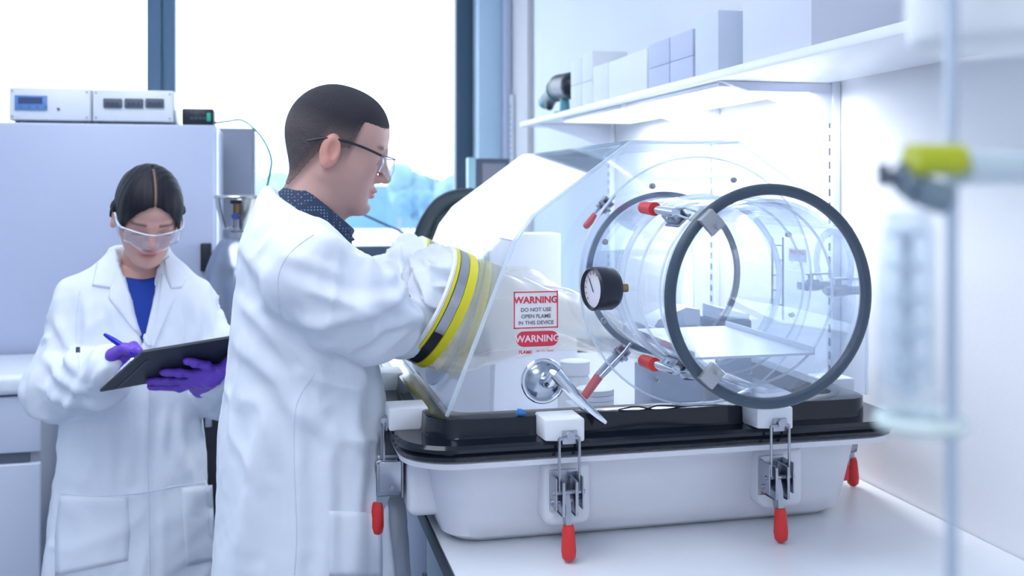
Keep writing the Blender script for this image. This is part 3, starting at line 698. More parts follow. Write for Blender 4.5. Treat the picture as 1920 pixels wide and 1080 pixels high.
# glove ports on the lower front panel
if n_.x > 0: n_ = -n_
def glove_port(v, hand):
    c = A_+d_*.165+Vector((0, v, 0)); ax = (n_*.93+Vector((0, -.08, 0))+Vector((0, 0, .09))).normalized()
    p = MB().rev([(.118, -.01), (.120, -.01), (.120, .074), (.118, .074), (.118, -.01)], c, ax, 56).build('glove_port', M_cuff, gb)
    MB().rev([(.121, .0), (.150, .0), (.150, .006), (.121, .006), (.121, .0)], c, n_, 56).build('flange', M_acr, p)
    MB().rev([(.121, .022), (.126, .024), (.126, .040), (.121, .042)], c, ax, 56).build('yellow_band', M_yel, p)
    MB().rev([(.121, .042), (.1245, .043), (.1245, .062), (.121, .063)], c, ax, 56).build('clamp_band', M_gband, p)
    u = ax.orthogonal().normalized()
    # black rubber section of the clamp band at its lower near side
    dn = Vector((0, -.75, -1)); dn = (dn-ax*dn.dot(ax)).normalized()
    MB().rev([(.1248, .0425), (.1262, .044), (.1262, .061), (.1248, .0625)], c, ax, 16, u=dn, a0=-.35, a1=.5).build('black_band', M_black, p)
    MB().rev([(.121, .063), (.1245, .064), (.1245, .069), (.121, .070)], c, ax, 56).build('yellow_seal', M_yel, p)
    MB().rev([(.117, .069), (.123, .0705), (.124, .075), (.120, .079), (.112, .077), (.108, .064)], c, ax, 56).build('cuff_lip', mat('cuff_rubber', (.86, .86, .88), .5), p)
    # crumpled white liner gathered in the mouth of the port
    g = Field(c+ax*.07-Vector((.14, .14, .14)), c+ax*.07+Vector((.14, .14, .14)), .004)
    up_ = Vector((0, 0, 1)); up_ = (up_-ax*up_.dot(ax)).normalized(); sd_ = ax.cross(up_)
    for q_, (uu, vv, rr, aa) in enumerate(((.045, .0, .058, .075), (.03, .045, .05, .070), (.02, -.045, .052, .072), (-.03, .0, .065, .055), (.075, .01, .030, .082), (.06, -.045, .030, .080), (-.05, .04, .042, .06), (-.05, -.04, .042, .06))):
        g.ell(c+ax*aa+up_*uu+sd_*vv, (rr*.9, rr, rr), .02)
    sl, x, y, z = g.blk(g.lo, g.lo+(g.n-1)*g.h)
    t_ = (x-c.x)*ax.x+(y-c.y)*ax.y+(z-c.z)*ax.z; rad = np.sqrt(np.maximum((x-c.x)**2+(y-c.y)**2+(z-c.z)**2-t_*t_, 0))
    g.F = np.maximum(g.F, np.maximum(rad-.106, .02-t_)).astype(np.float32)
    Vl, Ql = g.extract(); sdn = int(v*100)
    lm, _v = cloth('cuff_liner', Vl, Ql, lambda V, N: .016*ridge(frame_scale(V+.02*vnoise(V*12, 41+sdn)[:, None], (-.4, .3, .9), 8, 24), 42+sdn)-.004+.006*ridge(V*38, 44))
    mobj('cuff_liner', lm, M_coat, p)
    # glove inside the chamber
    f = Field((c.x-.15, c.y-.25, 1.10), (c.x+.52, c.y+.25, 1.60), .005)
    e = hand[0]; wv = hand[1]; hd = hand[2]
    f.chain([c+n_*-.02, c+(e-c)*.4, e, wv], [.108, .085, .058, .038], .03)
    fw = (hd-wv).normalized(); sd = Vector((0, 1, 0))
    f.cone(wv, hd, .032, .034, .02)
    for i in range(4):
        b0 = hd+sd*(i-1.5)*.022; b1 = b0+fw*.045+Vector((0, 0, -.008)); b2 = b1+fw*.03+Vector((0, 0, -.025))
        f.chain([b0, b1, b2], [.012, .0105, .009], .006)
    tb = hd-sd*.03; f.chain([wv-sd*.02, tb+Vector((.0, -.012, -.01)), tb+fw*.04+Vector((0, -.014, -.025))], [.015, .013, .010], .008)
    ph = c.y*7
    f.warp(lambda x, y, z: .0035*np.sin(55*x+14*np.sin(20*y+ph))+.002*np.sin(90*z+30*x))
    V, Q = f.extract(); mobj('glove', np_mesh('glove', V, Q), M_glov, p)
    return c, ax
gp1 = glove_port(.235, (Vector((.60, 2.08, 1.27)), Vector((.72, 2.10, 1.22)), Vector((.79, 2.11, 1.20))))
gp2 = glove_port(.64, (Vector((.60, 2.42, 1.29)), Vector((.71, 2.36, 1.25)), Vector((.78, 2.33, 1.23))))

# transfer tube
YT0, YT1 = 1.523, 1.98
tp = MB().rev([(TR-.006, YT0), (TR, YT0), (TR, YT1), (TR-.006, YT1), (TR-.006, YT0)], TC, (0, 1, 0), 80).build('transfer_tube', M_acr, gb)
MB().rev([(TR+.001, Y0-.016), (.237, Y0-.016), (.237, Y0-.0035), (TR+.001, Y0-.0035), (TR+.001, Y0-.016)], TC, (0, 1, 0), 80).build('wall_flange', M_acr, tp)
q = MB(); q.torus(TC+Vector((0, Y0-.016, 0)), (0, 1, 0), .237, .0022, 90, 8); q.build('flange_edge_highlight', M_acre, tp)  # pale ring drawn as the bright line on the flange's edge
q = MB()
for y_ in (1.60, 1.70, 1.79): q.torus(TC+Vector((0, y_, 0)), (0, 1, 0), TR+.001, .0025 if y_ < 1.75 else .006, 90, 8)
q.build('tube_collars', M_acre, tp)
MB().rev([(TR-.001, YT1-.004), (TR+.010, YT1-.004), (TR+.010, YT1+.004), (TR-.001, YT1+.004), (TR-.001, YT1-.004)], TC, (0, 1, 0), 80).build('inner_gasket', mat('inner_gasket_rubber', (.07, .09, .14), .4), tp)
MB().torus(TC+Vector((0, YT0-.004, 0)), (0, 1, 0), .1755, .0095, 96, 16).build('door_gasket', M_gask, tp)
MB().rev([(.0, YT0-.012), (.169, YT0-.012), (.169, YT0-.004), (.0, YT0-.004)], TC, (0, 1, 0), 80).build('port_door', M_acr, tp)
MB().torus(TC+Vector((0, YT0+.012, 0)), (0, 1, 0), .178, .004, 96, 10).build('door_rim', M_acre, tp)
# sliding tray in the tube and tall inner ring
q = MB(); zt_ = TC.z-.105
q.box(TC.x-.112, TC.x+.112, YT0+.05, YT1-.06, zt_-.004, zt_); q.box(TC.x-.112, TC.x-.109, YT0+.05, YT1-.06, zt_, zt_+.010); q.box(TC.x+.109, TC.x+.112, YT0+.05, YT1-.06, zt_, zt_+.010)
q.build('sliding_tray', mat('tray_plastic', (.66, .72, .82), .3), tp)
# flange screws
for a in (70, 118, 158, 200, 245, 300, 340, 25):
    a = math.radians(a); c = TC+Vector((math.cos(a)*.205, Y0-.022, math.sin(a)*.205))
    q = MB(); q.cyl(c, c+Vector((0, .006, 0)), .0055, n=12); q.cyl(c-Vector((0, .007, 0)), c, .0028, n=8)
    q.build('screw', M_steeld, tp)

def port_latch(ang, y0, y1, name, front=True):
    a = math.radians(ang); er = Vector((math.cos(a), 0, math.sin(a))); et = Vector((-math.sin(a), 0, math.cos(a))); ey = Vector((0, 1, 0))
    def W(r, t, y): return TC+er*r+et*t+ey*y
    R0 = TR+.002
    s = 1 if y1 > y0 else -1
    L = abs(y1-y0); Y = lambda k: y0+s*k*L
    root = MB()
    Mx = Matrix(((er.x, et.x, 0, TC.x), (0, 0, 1, 0), (er.z, et.z, 0, TC.z), (0, 0, 0, 1)))
    def bx(q, r0, r1, t0, t1, k0, k1, bev=.001): ya, yb = sorted((Y(k0), Y(k1))); q.box(r0, r1, t0, t1, ya, yb, bev, M=Mx)
    bx(root, R0, R0+.004, -.016, .016, .38, .62); bx(root, R0+.004, R0+.022, -.012, -.009, .40, .60); bx(root, R0+.004, R0+.022, .009, .012, .40, .60)
    root.cyl(W(R0+.017, -.014, Y(.5)), W(R0+.017, .014, Y(.5)), .003, n=10)
    root = root.build(name, M_steel, tp)
    q = MB(); q.cyl(W(R0+.020, 0, Y(.42)), W(R0+.026, 0, Y(.85)), .0085, .0075, n=14); q.build('lever', M_chrome, root)
    q = MB(); q.cyl(W(R0+.026, 0, Y(.78)), W(R0+.028, 0, Y(1.0)), .0125, .0115, n=18); q.rev([(.0115, 0), (.009, .004), (.0, .006)], W(R0+.028, 0, Y(1.0)), (0, s, 0), 18); q.build('grip', M_red, root)
    q = MB()
    for t_ in (-.009, .009): q.tube([W(R0+.016, t_, Y(.5)), W(R0+.024, t_, Y(.3)), W(R0+.012, t_, Y(.06))], .0022, 6)
    q.build('link', M_chrome, root)
    q = MB()
    if front:
        bx(q, R0-.014, R0+.020, -.014, .014, -.10, -.05); bx(q, R0+.008, R0+.020, -.014, .014, -.05, .10)
        q.cyl(W(R0-.006, 0, Y(-.14)), W(R0-.006, 0, Y(-.10)), .004, n=10)
    else:
        bx(q, R0-.004, R0+.012, -.014, .014, -.08, -.02)
    q.build('hook_plate', M_steeld, root)
port_latch(132, YT0, 1.765, 'port_latch'); port_latch(228, YT0, 1.765, 'port_latch')
def inner_latch(pa, pb, pc, Yq, w):
    "latch lying in the wall plane: body from a to b, red grip from b to c"
    a = P(*pa, Yq); b_ = P(*pb, Yq); c_ = P(*pc, Yq); d = (b_-a).normalized(); n = d.cross(Vector((0, 1, 0)))
    q = MB(); q.prism([a-n*w, b_-n*w*.7, b_+n*w*.7, a+n*w], (0, .010, 0)); q.prism([a-n*w*1.3-d*.004, a+d*.022-n*w*1.3, a+d*.022+n*w*1.3, a+n*w*1.3-d*.004], (0, .016, 0))
    q.cyl(a+d*.012-n*w*1.6, a+d*.012+n*w*1.6, .004, n=10); q.tube([a-d*.016, a+d*.006+Vector((0, -.006, 0)), b_+Vector((0, -.004, 0))], .003, 8)
    o = q.build('inner_latch', M_steel, tp)
    q = MB(); q.cyl(b_+Vector((0, .004, 0)), c_+Vector((0, .004, 0)), w*.85, w*.75, 16); q.rev([(w*.75, 0), (w*.5, .004), (0, .005)], c_+Vector((0, .004, 0)), c_-b_, 16); q.build('grip', M_red, o)
inner_latch((1142, 378), (1118, 404), (1100, 424), 1.87, .009)
inner_latch((1172, 655), (1124, 706), (1097, 744), 1.86, .011)
# gauge
gc_ = Vector((.578, 1.765, 1.366)); ga = Vector((-.97, -.22, 0)).normalized()
g = MB().rev([(.0, -.02), (.036, -.02), (.040, -.012), (.040, .024), (.036, .028), (.034, .024), (.034, .020)], gc_+Vector((.012, 0, 0)), ga, 40).build('pressure_gauge', M_black, gb)
MB().rev([(.0, .0205), (.034, .0205)], gc_+Vector((.012, 0, 0)), ga, 40).build('dial', mat('dial_white', (.80, .80, .90), .3), g)
q = MB(); u_ = Vector((0, 0, 1)); w_ = ga.cross(u_)
for i in range(13):
    a = -2.3+i*4.6/12; dd = u_*math.cos(a)+w_*math.sin(a); p0 = gc_+Vector((.012, 0, 0))+ga*.0212
    q.cyl(p0+dd*.026, p0+dd*.031, .0006, n=5)
q.build('scale', M_redp, g)
p0 = gc_+Vector((.012, 0, 0))+ga*.0218
MB().cyl(p0-u_*.006, p0+(u_*.6+w_*.5)*.03, .0009, n=5).build('needle', M_black, g)
MB().cyl(gc_+Vector((.03, .0, 0)), gc_+Vector((.058, 0, 0)), .008, n=12).build('stem', mat('brass', (.35, .24, .12), .3, metal=1), g)

# warning labels on the near end wall
YL = Y0-.0036
def on_wall(px, py): return P(px, py, YL)
a = on_wall(963, 547); b = on_wall(1046, 614)
lab = thing_lab = MB().box(a.x, b.x, YL-.0006, YL, b.z, a.z).build('warning_label', M_lab, gb)
q = MB(); tkn = .0022; yy0, yy1 = YL-.0012, YL-.0007
q.box(a.x, b.x, yy0, yy1, a.z-tkn, a.z); q.box(a.x, b.x, yy0, yy1, b.z, b.z+tkn); q.box(a.x, a.x+tkn, yy0, yy1, b.z, a.z); q.box(b.x-tkn, b.x, yy0, yy1, b.z, a.z)
q.build('border', M_redp, lab)
def Mt(x, y, z): return Matrix.Translation((x, y, z)) @ Matrix.Rotation(PI/2, 4, 'X')
cxl = (a.x+b.x)/2; Ht = a.z-b.z
MB().mesh(text_mesh('WARNING', .0172, Mt(cxl, yy0, a.z-Ht*.24), bold=.0005)).build('heading', M_redp, lab)
q = MB()
for i, s_ in enumerate(('DO NOT USE', 'OPEN FLAME', 'IN THIS DEVICE')): q.mesh(text_mesh(s_, .0098, Mt(cxl, yy0, a.z-Ht*(.50+.175*i)), bold=.0001))
q.build('small_print', M_ink, lab)
a = on_wall(968, 622); b = on_wall(1047, 648); hz = (a.z-b.z)/2
me = poly_holes([(x, z) for x, z in [(b.x-hz+hz*math.cos(t_), (a.z+b.z)/2+hz*math.sin(t_)) for t_ in np.linspace(-PI/2, PI/2, 12)]+[(a.x+hz+hz*math.cos(t_), (a.z+b.z)/2+hz*math.sin(t_)) for t_ in np.linspace(PI/2, 1.5*PI, 12)]], [], .0008, Mend(YL-.0004))
lab2 = MB().mesh(me).build('warning_label', M_redp, gb)
MB().mesh(text_mesh('WARNING', .0175, Mt((a.x+b.x)/2, yy0, (a.z+b.z)/2), bold=.0004)).build('heading', mat('pale_print', (.95, .75, .80), .5), lab2)
q = MB(); q.mesh(text_mesh('FLAME', .0085, Mt(a.x+.017, yy0, b.z-.010), bold=.0003)); q.mesh(text_mesh('or no heat', .0078, Mt(a.x+.055, yy0, b.z-.008))); q.build('small_print', M_redp, lab2)
# faint label on the far wall
lb = MB().box(xr-.0046, xr-.0036, 2.05, 2.13, P(1510, 490, 2.09).z, P(1510, 466, 2.09).z).build('small_label', M_lab, gb)
MB().mesh(text_mesh('WARNING', .014, Matrix.Translation((xr-.0048, 2.09, P(1510, 473, 2.09).z)) @ Matrix.Rotation(-PI/2, 4, 'Z') @ Matrix.Rotation(PI/2, 4, 'X'))).build('heading', M_redp, lb)

# lever handle
c = P(1018, 714, YL); 
t = MB().rev([(.0, -.012), (.012, -.012), (.020, -.010), (.034, -.004), (.037, .0), (.0, .0)], c, (0, 1, 0), 48).build('lever_handle', mat('brushed_disc', (.45, .50, .58), .2, metal=1), gb)
q = MB(); q.torus(c+Vector((0, -.002, 0)), (0, 1, 0), .0385, .004, 48, 10); q.build('rose', M_chrome, t)
q = MB(); e1 = P(1041, 700, YL-.045); q.tube(spline([c+Vector((.0, -.01, 0)), c+Vector((.003, -.035, .004)), e1], 4), .011, 14)
q.tube(spline([e1, P(1075, 738, YL-.055), P(1110, 772, YL-.06), P(1135, 793, YL-.06)], 5), .012, 14, rs=[.0135-.009*i/15 for i in range(16)]); q.build('lever', M_chrome, t)

# tub latches
def tub_latch(loc, rz, first=None):
    if first is not None:
        root = first.copy(); COL.objects.link(root); root.location = loc; root.rotation_euler = (0, 0, rz)
        for chh in [o for o in bpy.data.objects if o.parent == first]:
            c_ = chh.copy(); COL.objects.link(c_); c_.parent = root
        root.parent = gb; root.matrix_parent_inverse = pinv(gb); return root
    # local: x along the tub, -y outward, origin at rim lip level z=ZR1
    q = MB(); q.box(-.037, .037, -.012, .062, -.002, .040, .004, 2)
    for v in q.b.verts:
        if v.co.y < .0 and v.co.x < 0 and v.co.z < .015: v.co.z += .004
    root = q.build('clamp_block', M_block, None); root.location = (0, 0, 0)
    def ch(q, n, m): o = q.build(n, m, None); o.parent = root; return o
    q = MB(); q.cyl((.008, -.024, .012), (.008, -.010, .012), .0085, n=6); q.cyl((.008, -.020, .012), (.008, .0, .012), .005, n=12); q.box(-.006, .022, -.016, -.012, -.004, .020, .001); ch(q, 'bolt', M_steel)
    q = MB()
    for x_ in (-.013, .024): q.tube([(x_, -.020, .008), (x_, -.021, -.09)], .0028, 8)
    q.tube([(-.013, -.020, .008), (.024, -.020, .008)], .0028, 8); ch(q, 'link', M_steel)
    q = MB(); q.box(-.022, .030, .012, .016, -.130, -.056, .002)
    for x_ in (-.022, .0265): q.box(x_, x_+.0035, -.030, .012, -.118, -.060, .002)
    for x_ in (-.010, .014): q.box(x_, x_+.003, -.034, .012, -.128, -.066, .004)
    q.cyl((-.026, -.020, -.088), (.034, -.020, -.088), .004, n=10); q.cyl((-.026, -.006, -.108), (.034, -.006, -.108), .004, n=10)
    ch(q, 'latch_base', M_steel)
    q = MB(); q.prism([(-.004, -.020, -.085), (-.004, -.030, -.110), (-.004, -.034, -.165), (-.004, -.022, -.165), (-.004, -.006, -.130), (-.004, -.006, -.095)], (.010, 0, 0)); ch(q, 'lever', M_steel)
    q = MB(); q.rev([(.0, .0), (.009, .001), (.011, .008), (.0135, .045), (.012, .057), (.006, .063), (.0, .064)], (.001, -.029, -.142), (0.0, -.05, -1), 20); o = ch(q, 'grip', M_red); 
    root.location = loc; root.rotation_euler = (0, 0, rz); root.parent = gb; root.matrix_parent_inverse = pinv(gb)
    return root
l1 = tub_latch((P(1056, 800, RY0).x, RY0, ZR1), 0)
tub_latch((P(1448, 795, RY0).x, RY0, ZR1), 0, l1)
tub_latch((RX0, 1.925, ZR1), -PI/2, l1); tub_latch((RX0, 2.30, ZR1), -PI/2, l1)
tub_latch((RX1, 2.0, ZR1), PI/2, l1)
# red strip on the far right end of the tub
MB().box(1.128, 1.150, 1.86, 1.94, BZ+.06, BZ+.115, .002).build('side_label', M_redp, gb)

# valves and stand-pipe inside at the back right
def valve(px, py, Y, s=1):
    c = P(px, py, Y); q = MB(); q.cyl(c-Vector((.028*s, 0, 0)), c+Vector((.05*s, 0, 0)), .009*s, n=16); q.cyl(c-Vector((.012, 0, 0)), c+Vector((.018, 0, 0)), .0125*s, n=6); q.cyl(c, c+Vector((0, 0, .022*s)), .006*s, n=12)
    v_ = q.build('ball_valve', mat('valve_metal', (.50, .54, .62), .3, metal=.7), gb)
    MB().box(c.x-.012, c.x+.045, c.y-.005, c.y+.005, c.z+.022*s, c.z+.026*s, .001).build('handle', M_alu, v_)
valve(1520, 535, 1.94, 1.0); valve(1572, 545, 1.87, 1.0)
q = MB(); c = P(1570, 500, 2.45); q.rev([(.06, 0), (.075, 0), (.075, .006), (.06, .006), (.06, 0)], (xr-.006, 1.93, 1.39), (-1, 0, 0), 40); q.build('wall_ring', M_acre, gb)
q = MB()
for i in range(2): q.cyl(P(1448+i*20, 445, 2.07), P(1448+i*20, 600, 2.07), .0025, n=8)
for i in range(5): q.box(P(1448, 0, 2.07).x, P(1468, 0, 2.07).x, 2.068, 2.072, P(1448, 460+i*28, 2.07).z-.0015, P(1448, 460+i*28, 2.07).z+.0015)
q.build('wire_ladder', M_steeld, gb)

# ---- things inside the glove box
ZF = BZ+.036
def inside(name, lab, cat, parts):
    pass
c = P(1078, 700, 2.10)
t = thing('sample_jar', (c.x, 2.10, ZF), 'white plastic jar with a screw lid inside the glove box, right of the warning labels', 'jar')
MB().rev([(0, 0), (.036, 0), (.038, .01), (.038, .20), (.028, .22), (.028, .235), (0, .235)], (c.x, 2.10, ZF), (0, 0, 1), 32).build('body', mat('jar_plastic', (.84, .86, .88), .4), t)
MB().rev([(.031, .222), (.032, .225), (.032, .25), (0, .252)], (c.x, 2.10, ZF), (0, 0, 1), 32).build('lid', M_block, t)
c = P(1005, 520, 2.45)
t = thing('folded_carton', (c.x, 2.45, ZF), 'large white folded carton standing inside the glove box behind the warning labels', 'carton')
x0, x1 = P(940, 500, 2.46).x, P(1060, 500, 2.46).x
MB().box(x0, x1, 2.50, 2.60, ZF, P(1000, 440, 2.46).z, .003).build('body', mat('carton_white', (.82, .84, .90), .6), t)
MB().prism([(x0-.02, 2.47, ZF), (x1+.05, 2.47, ZF), (x1+.03, 2.47, ZF+.27), ((x0+x1)/2+.02, 2.47, ZF+.35), (x0-.01, 2.47, ZF+.27)], (0, .02, 0)).build('front_flap', mat('carton_white', (.82, .84, .90), .6), t)
t = thing('instrument_block', (.93, 2.28, ZF), 'grey stepped instrument inside the glove box, seen through the round port', 'instrument')
MB().box(.86, .99, 2.22, 2.34, ZF, 1.225, .006).build('base', mat('slate_case', (.16, .20, .28), .4), t)
MB().prism([(.87, 2.23, 1.2255), (.985, 2.23, 1.2255), (.985, 2.23, 1.262), (.95, 2.23, 1.268), (.88, 2.23, 1.24)], (0, .09, 0)).build('head', mat('pale_case', (.50, .56, .68), .4), t)
t = thing('balance', (1.06, 2.26, ZF), 'small grey balance with a dark front inside the glove box, right of the stepped instrument', 'instrument')
MB().box(1.02, 1.105, 2.20, 2.32, ZF, 1.238, .006).build('base', mat('slate_case', (.16, .20, .28), .4), t)
MB().prism([(1.025, 2.205, 1.2385), (1.1, 2.205, 1.2385), (1.1, 2.205, 1.250), (1.025, 2.205, 1.268)], (0, .10, 0)).build('cover', mat('pale_case', (.50, .56, .68), .4), t)
c = P(1110, 745, 1.95)
t = thing('petri_dishes', (c.x, 1.95, ZC), 'short stack of pale flat dishes by the front rim inside the glove box', 'dishes')
for i in range(3): MB().rev([(0, 0), (.038, 0), (.038, .010), (0, .010)], (c.x+.01, 1.96, ZC-.12+.011*i+.1), (0, 0, 1), 32).build('dish', mat('dish', (.74, .77, .82), .3), t)
MB().box(c.x-.04, c.x+.06, 1.91, 2.01, ZF, ZC-.0205, .003).build('stand', M_enam, t)
c = P(972, 768, 1.80)
tag(MB().rev([(0, 0), (.006, .001), (.007, .008), (.004, .016), (0, .018)], (c.x-.004, 1.796, ZC+.0095), (1, 0, -.25), 14).build('pipette_cap', mat('blue_cap2', (.03, .22, .60), .4)), 'tiny blue cap lying on the black rim of the glove box near the lever', 'cap')
tag(MB().tube(spline([P(1160, 768, 1.80), P(1190, 762, 1.80), P(1215, 765, 1.80), P(1240, 760, 1.80), P(1300, 764, 1.80), P(1380, 766, 1.80)], 5), .0016, 6).build('wire', M_black), 'thin black wire lying along the rim of the glove box under the round port', 'wire')

# ================================================================== PEOPLE
SKIN_M = np.array([.58, .345, .30]); SKIN_W = np.array([.64, .37, .31])
def head_field(fem=False, h=.0025, lo=(-.15, -.105, -.26), hi=(.15, .105, .15)):
    f = Field(lo, hi, h)
    f.ell((-.004, 0, .024), (.088, .077, .088), .01) if not fem else f.ell((-.014, 0, .026), (.100, .076, .091), .01)
    f.ell((.040, 0, .034), (.060, .064, .062), .03)
    f.ell((.045, 0, -.035), (.047, .054 if not fem else .055, .070), .03)
    f.ell((.035, 0, -.075), (.050, .046, .040), .03)
    f.ell((.078, 0, -.102), (.020, .022, .017), .022)
    for s in (-1, 1):
        f.cone((.0, s*.054, -.055), (.062, s*.018, -.098), .018 if not fem else .014, .017, .022)
        f.ell((.060, s*.040, -.020), (.026, .020, .022), .02)
        f.cone((.083, s*.036, .010), (.093, s*.008, .010), .010, .009, .014)
        f.ell((.104, s*.034, -.010), (.018, .018, .013), .012, '-')
        f.ell((.0775, s*.034, -.010), (.0135, .015, .0125), .004)
        f.ell((.094, s*.011, -.044), (.014, .008, .008), .006)
        f.ell((-.006, s*.080, -.016), (.019, .008, .032), .005)
        f.ell((-.001, s*.088, -.012), (.010, .0075, .018), .003, '-')
        f.ell((-.010, s*.084, -.040), (.008, .005, .010), .006)
    f.cone((.095, 0, .002), (.113, 0, -.036), .007, .0095, .012)
    f.ell((.112, 0, -.038), (.011, .010, .009), .006)
    f.ell((.090, 0, -.066), (.014, .024, .0070), .006); f.ell((.088, 0, -.077), (.013, .020, .0075), .006)
    f.ell((.108, 0, -.0715), (.012, .021, .0016), .003, '-')
    if not fem: f.ell((.092, 0, -.088), (.008, .018, .004), .008, '-')
    return f
def head_paint(V, skin, fem=False):
    x, y, z = V.T; C = np.tile(skin, (len(V), 1))
    def bl(m, col): m = m[:, None]; return C*(1-m)+np.array(col)*m
    ear = sstep(.070, .080, np.abs(y))*(np.abs(x) < .03)*(np.abs(z+.016) < .04); C = bl(ear*.45, (.72, .25, .18))
    nose = np.exp(-((x-.115)**2+y**2+(z+.04)**2)/.00045); C = bl(nose*.35, (.70, .25, .18))
    lip = np.exp(-(((z+.0715)/.0085)**4+(y/.024)**4))*sstep(.080, .088, x); C = bl(lip*.75, (.55, .16, .17) if fem else (.55, .17, .16))
    slit = np.exp(-(((z+.0715)/.0016)**2+(y/.020)**4))*sstep(.085, .09, x); C = bl(slit*.7, (.18, .05, .05))
    for s in (-1, 1):
        bz = .016-.9*(np.abs(np.abs(y)-.034))**1.6*2
        br = np.exp(-(((z-.015+.06*np.maximum(0, np.abs(y)-.04))/.0042)**2))*sstep(.012, .018, y*s)*(1-sstep(.048, .056, y*s))*(x > .06); C = bl(br*.8, (.05, .03, .03))
        ly = np.exp(-(((z+.016+.10*np.abs(y*s-.034))/.0018)**2))*sstep(.018, .022, y*s)*(1-sstep(.046, .052, y*s))*(x > .07); C = bl(ly*.85, (.03, .02, .02))
        if not fem:
            ey = np.exp(-(((z+.012)/.0045)**4+((y*s-.034)/.011)**4))*(x > .07); C = bl(ey*.7, (.12, .08, .08))
    if not fem:
        st = sstep(-.035, -.075, z)*sstep(-.02, .03, x)*(1-lip)*sstep(-.14, -.115, z); C = bl(st*.30, (.22, .14, .14))
        n = .5+.5*np.sin(x*900+np.sin(y*700)*2)*np.sin(z*850+np.sin(x*500)*2)
        sc = sstep(-.035, .0, z-hairline(x, y))*(1-sstep(.035, .05, x))*(np.abs(y) < .0775); C = bl(sc*.8, (.21, .135, .125))
    return C
def place(V, R, s, o): return (V*s) @ np.array(R.to_3x3()).T+np.array(o)

# ---------- the man
Ym = 2.10; SM = 1.07
RM = Matrix.Rotation(math.radians(14), 4, 'Y')
ear = P(619, 283, Ym-.08*SM); om = ear-RM @ (Vector((-.006, -.082, -.016))*SM)
feet_m = Vector((P(575, 600, Ym).x, Ym+.02, 0))
man = thing('person', feet_m, 'man in a white lab coat and clear safety glasses, reaching into the glove box', 'person')
f = head_field(False)
# neck and body under the clothes
f.chain([(-.010, 0, -.035), (-.010, 0, -.12), (-.012, 0, -.19)], [.052, .054, .058], .03)
f.cone((.005, 0, -.085), (-.03, 0, -.21), .040, .045, .03)
# hair as a shell over the scalp
hf = Field(f.lo, f.lo+(f.n-1)*f.h, f.h)
sl, x, y, z = hf.blk(hf.lo, hf.lo+(hf.n-1)*hf.h)
def hairline(x, y):
    side = np.where(x > -.020, .012+.9*(x+.020)*(x < .0)*0, -.068+.25*np.minimum(0, x+.06))
    side = np.where(x > -.020, -.002+0*x, side)
    fr = .052+.35*np.maximum(0, .05-np.abs(y))-.35*np.maximum(0, x-.075)
    t = np.clip((x-.026)/.020, 0, 1); t = t*t*(3-2*t)
    b = np.clip((x+.062)/.046, 0, 1); base = -.094*(1-b)+(-.004)*b
    return base*(1-t)+fr*t
zl = hairline(x, y); zl = np.where((np.abs(y) > .0785) & (x < .035) & (x > -.04), .035, zl)
hf.F = f.F-(.0006+.0040*sstep(.0, .045, z-zl)).astype(np.float32)
cut = (zl-z)*.5+.0012*np.sin(z*900)*np.cos(x*700)
hf.F = np.maximum(hf.F, cut.astype(np.float32))
V, Q = hf.extract(); Vw = place(V, RM, SM, om)
me = np_mesh('hair', Vw, Q)
x, y, z = V.T; top = np.maximum(sstep(.005, .060, z-.15*np.maximum(0, -x-.03)), sstep(.04, .06, x)*.9); n = .5+.5*np.sin(V[:, 0]*700+3*np.sin(V[:, 1]*300))*np.cos(V[:, 2]*600)
low = sstep(.045, .0, z-hairline(x, y))[:, None]; C = (np.array([.085, .068, .075])*(1-low)+np.array([.21, .135, .125])*low)*(1-top[:, None])+np.array([.020, .018, .028])[None]*top[:, None]; C = C*(1+.25*(n[:, None]-.5)); paint(me, C)
mobj('hair', me, attr_mat('short_hair', .8, bump=.5, bscale=420), man)
V1, Q1 = f.extract(); C1 = head_paint(V1, SKIN_M)
V1 = place(V1, RM, SM, om)
def rest(lo, hi, fn, h=.01):
    g = Field(lo, hi, h); fn(g); return g.extract()
def zr(py, Y=None): return P(580, py, Ym).z
def xr_(px, py=500): return P(px, py, Ym).x
sh_n = P(575, 500, Ym-.17); sh_f = P(575, 490, Ym+.17)
e1 = gp1[0]; e2 = gp2[0]
def mb(g):
    g.stack([(1.44, xr_(560), Ym, .075, .12), (1.38, xr_(560), Ym, .095, .165), (1.2, xr_(565), Ym, .105, .155), (1.05, xr_(575), Ym, .10, .15), (.9, xr_(578), Ym, .11, .17)], .05)
    for s, p, e in ((-1, sh_n, e1), (1, sh_f, e2)):
        g.chain([p, p+(e-p)*.5+Vector((0, 0, -.02)), e+Vector((-.06, 0, -.01))], [.045, .038, .03], .02)
        g.chain([(xr_(578), Ym+s*.09, .88), (xr_(575), Ym+s*.095, .48), (xr_(570), Ym+s*.10, .09)], [.085, .06, .045], .04)
V2, Q2 = rest((-.3, 1.6, .05), (.7, 2.7, 1.5), mb)
V_, Q_ = tri_join([(V1, Q1), (V2, Q2)]); me = np_mesh('body', V_, Q_); paint(me, np.concatenate([C1, np.tile(SKIN_M, (len(V2), 1))])); mobj('body', me, attr_mat('skin_man', .5, sss=.12), man)
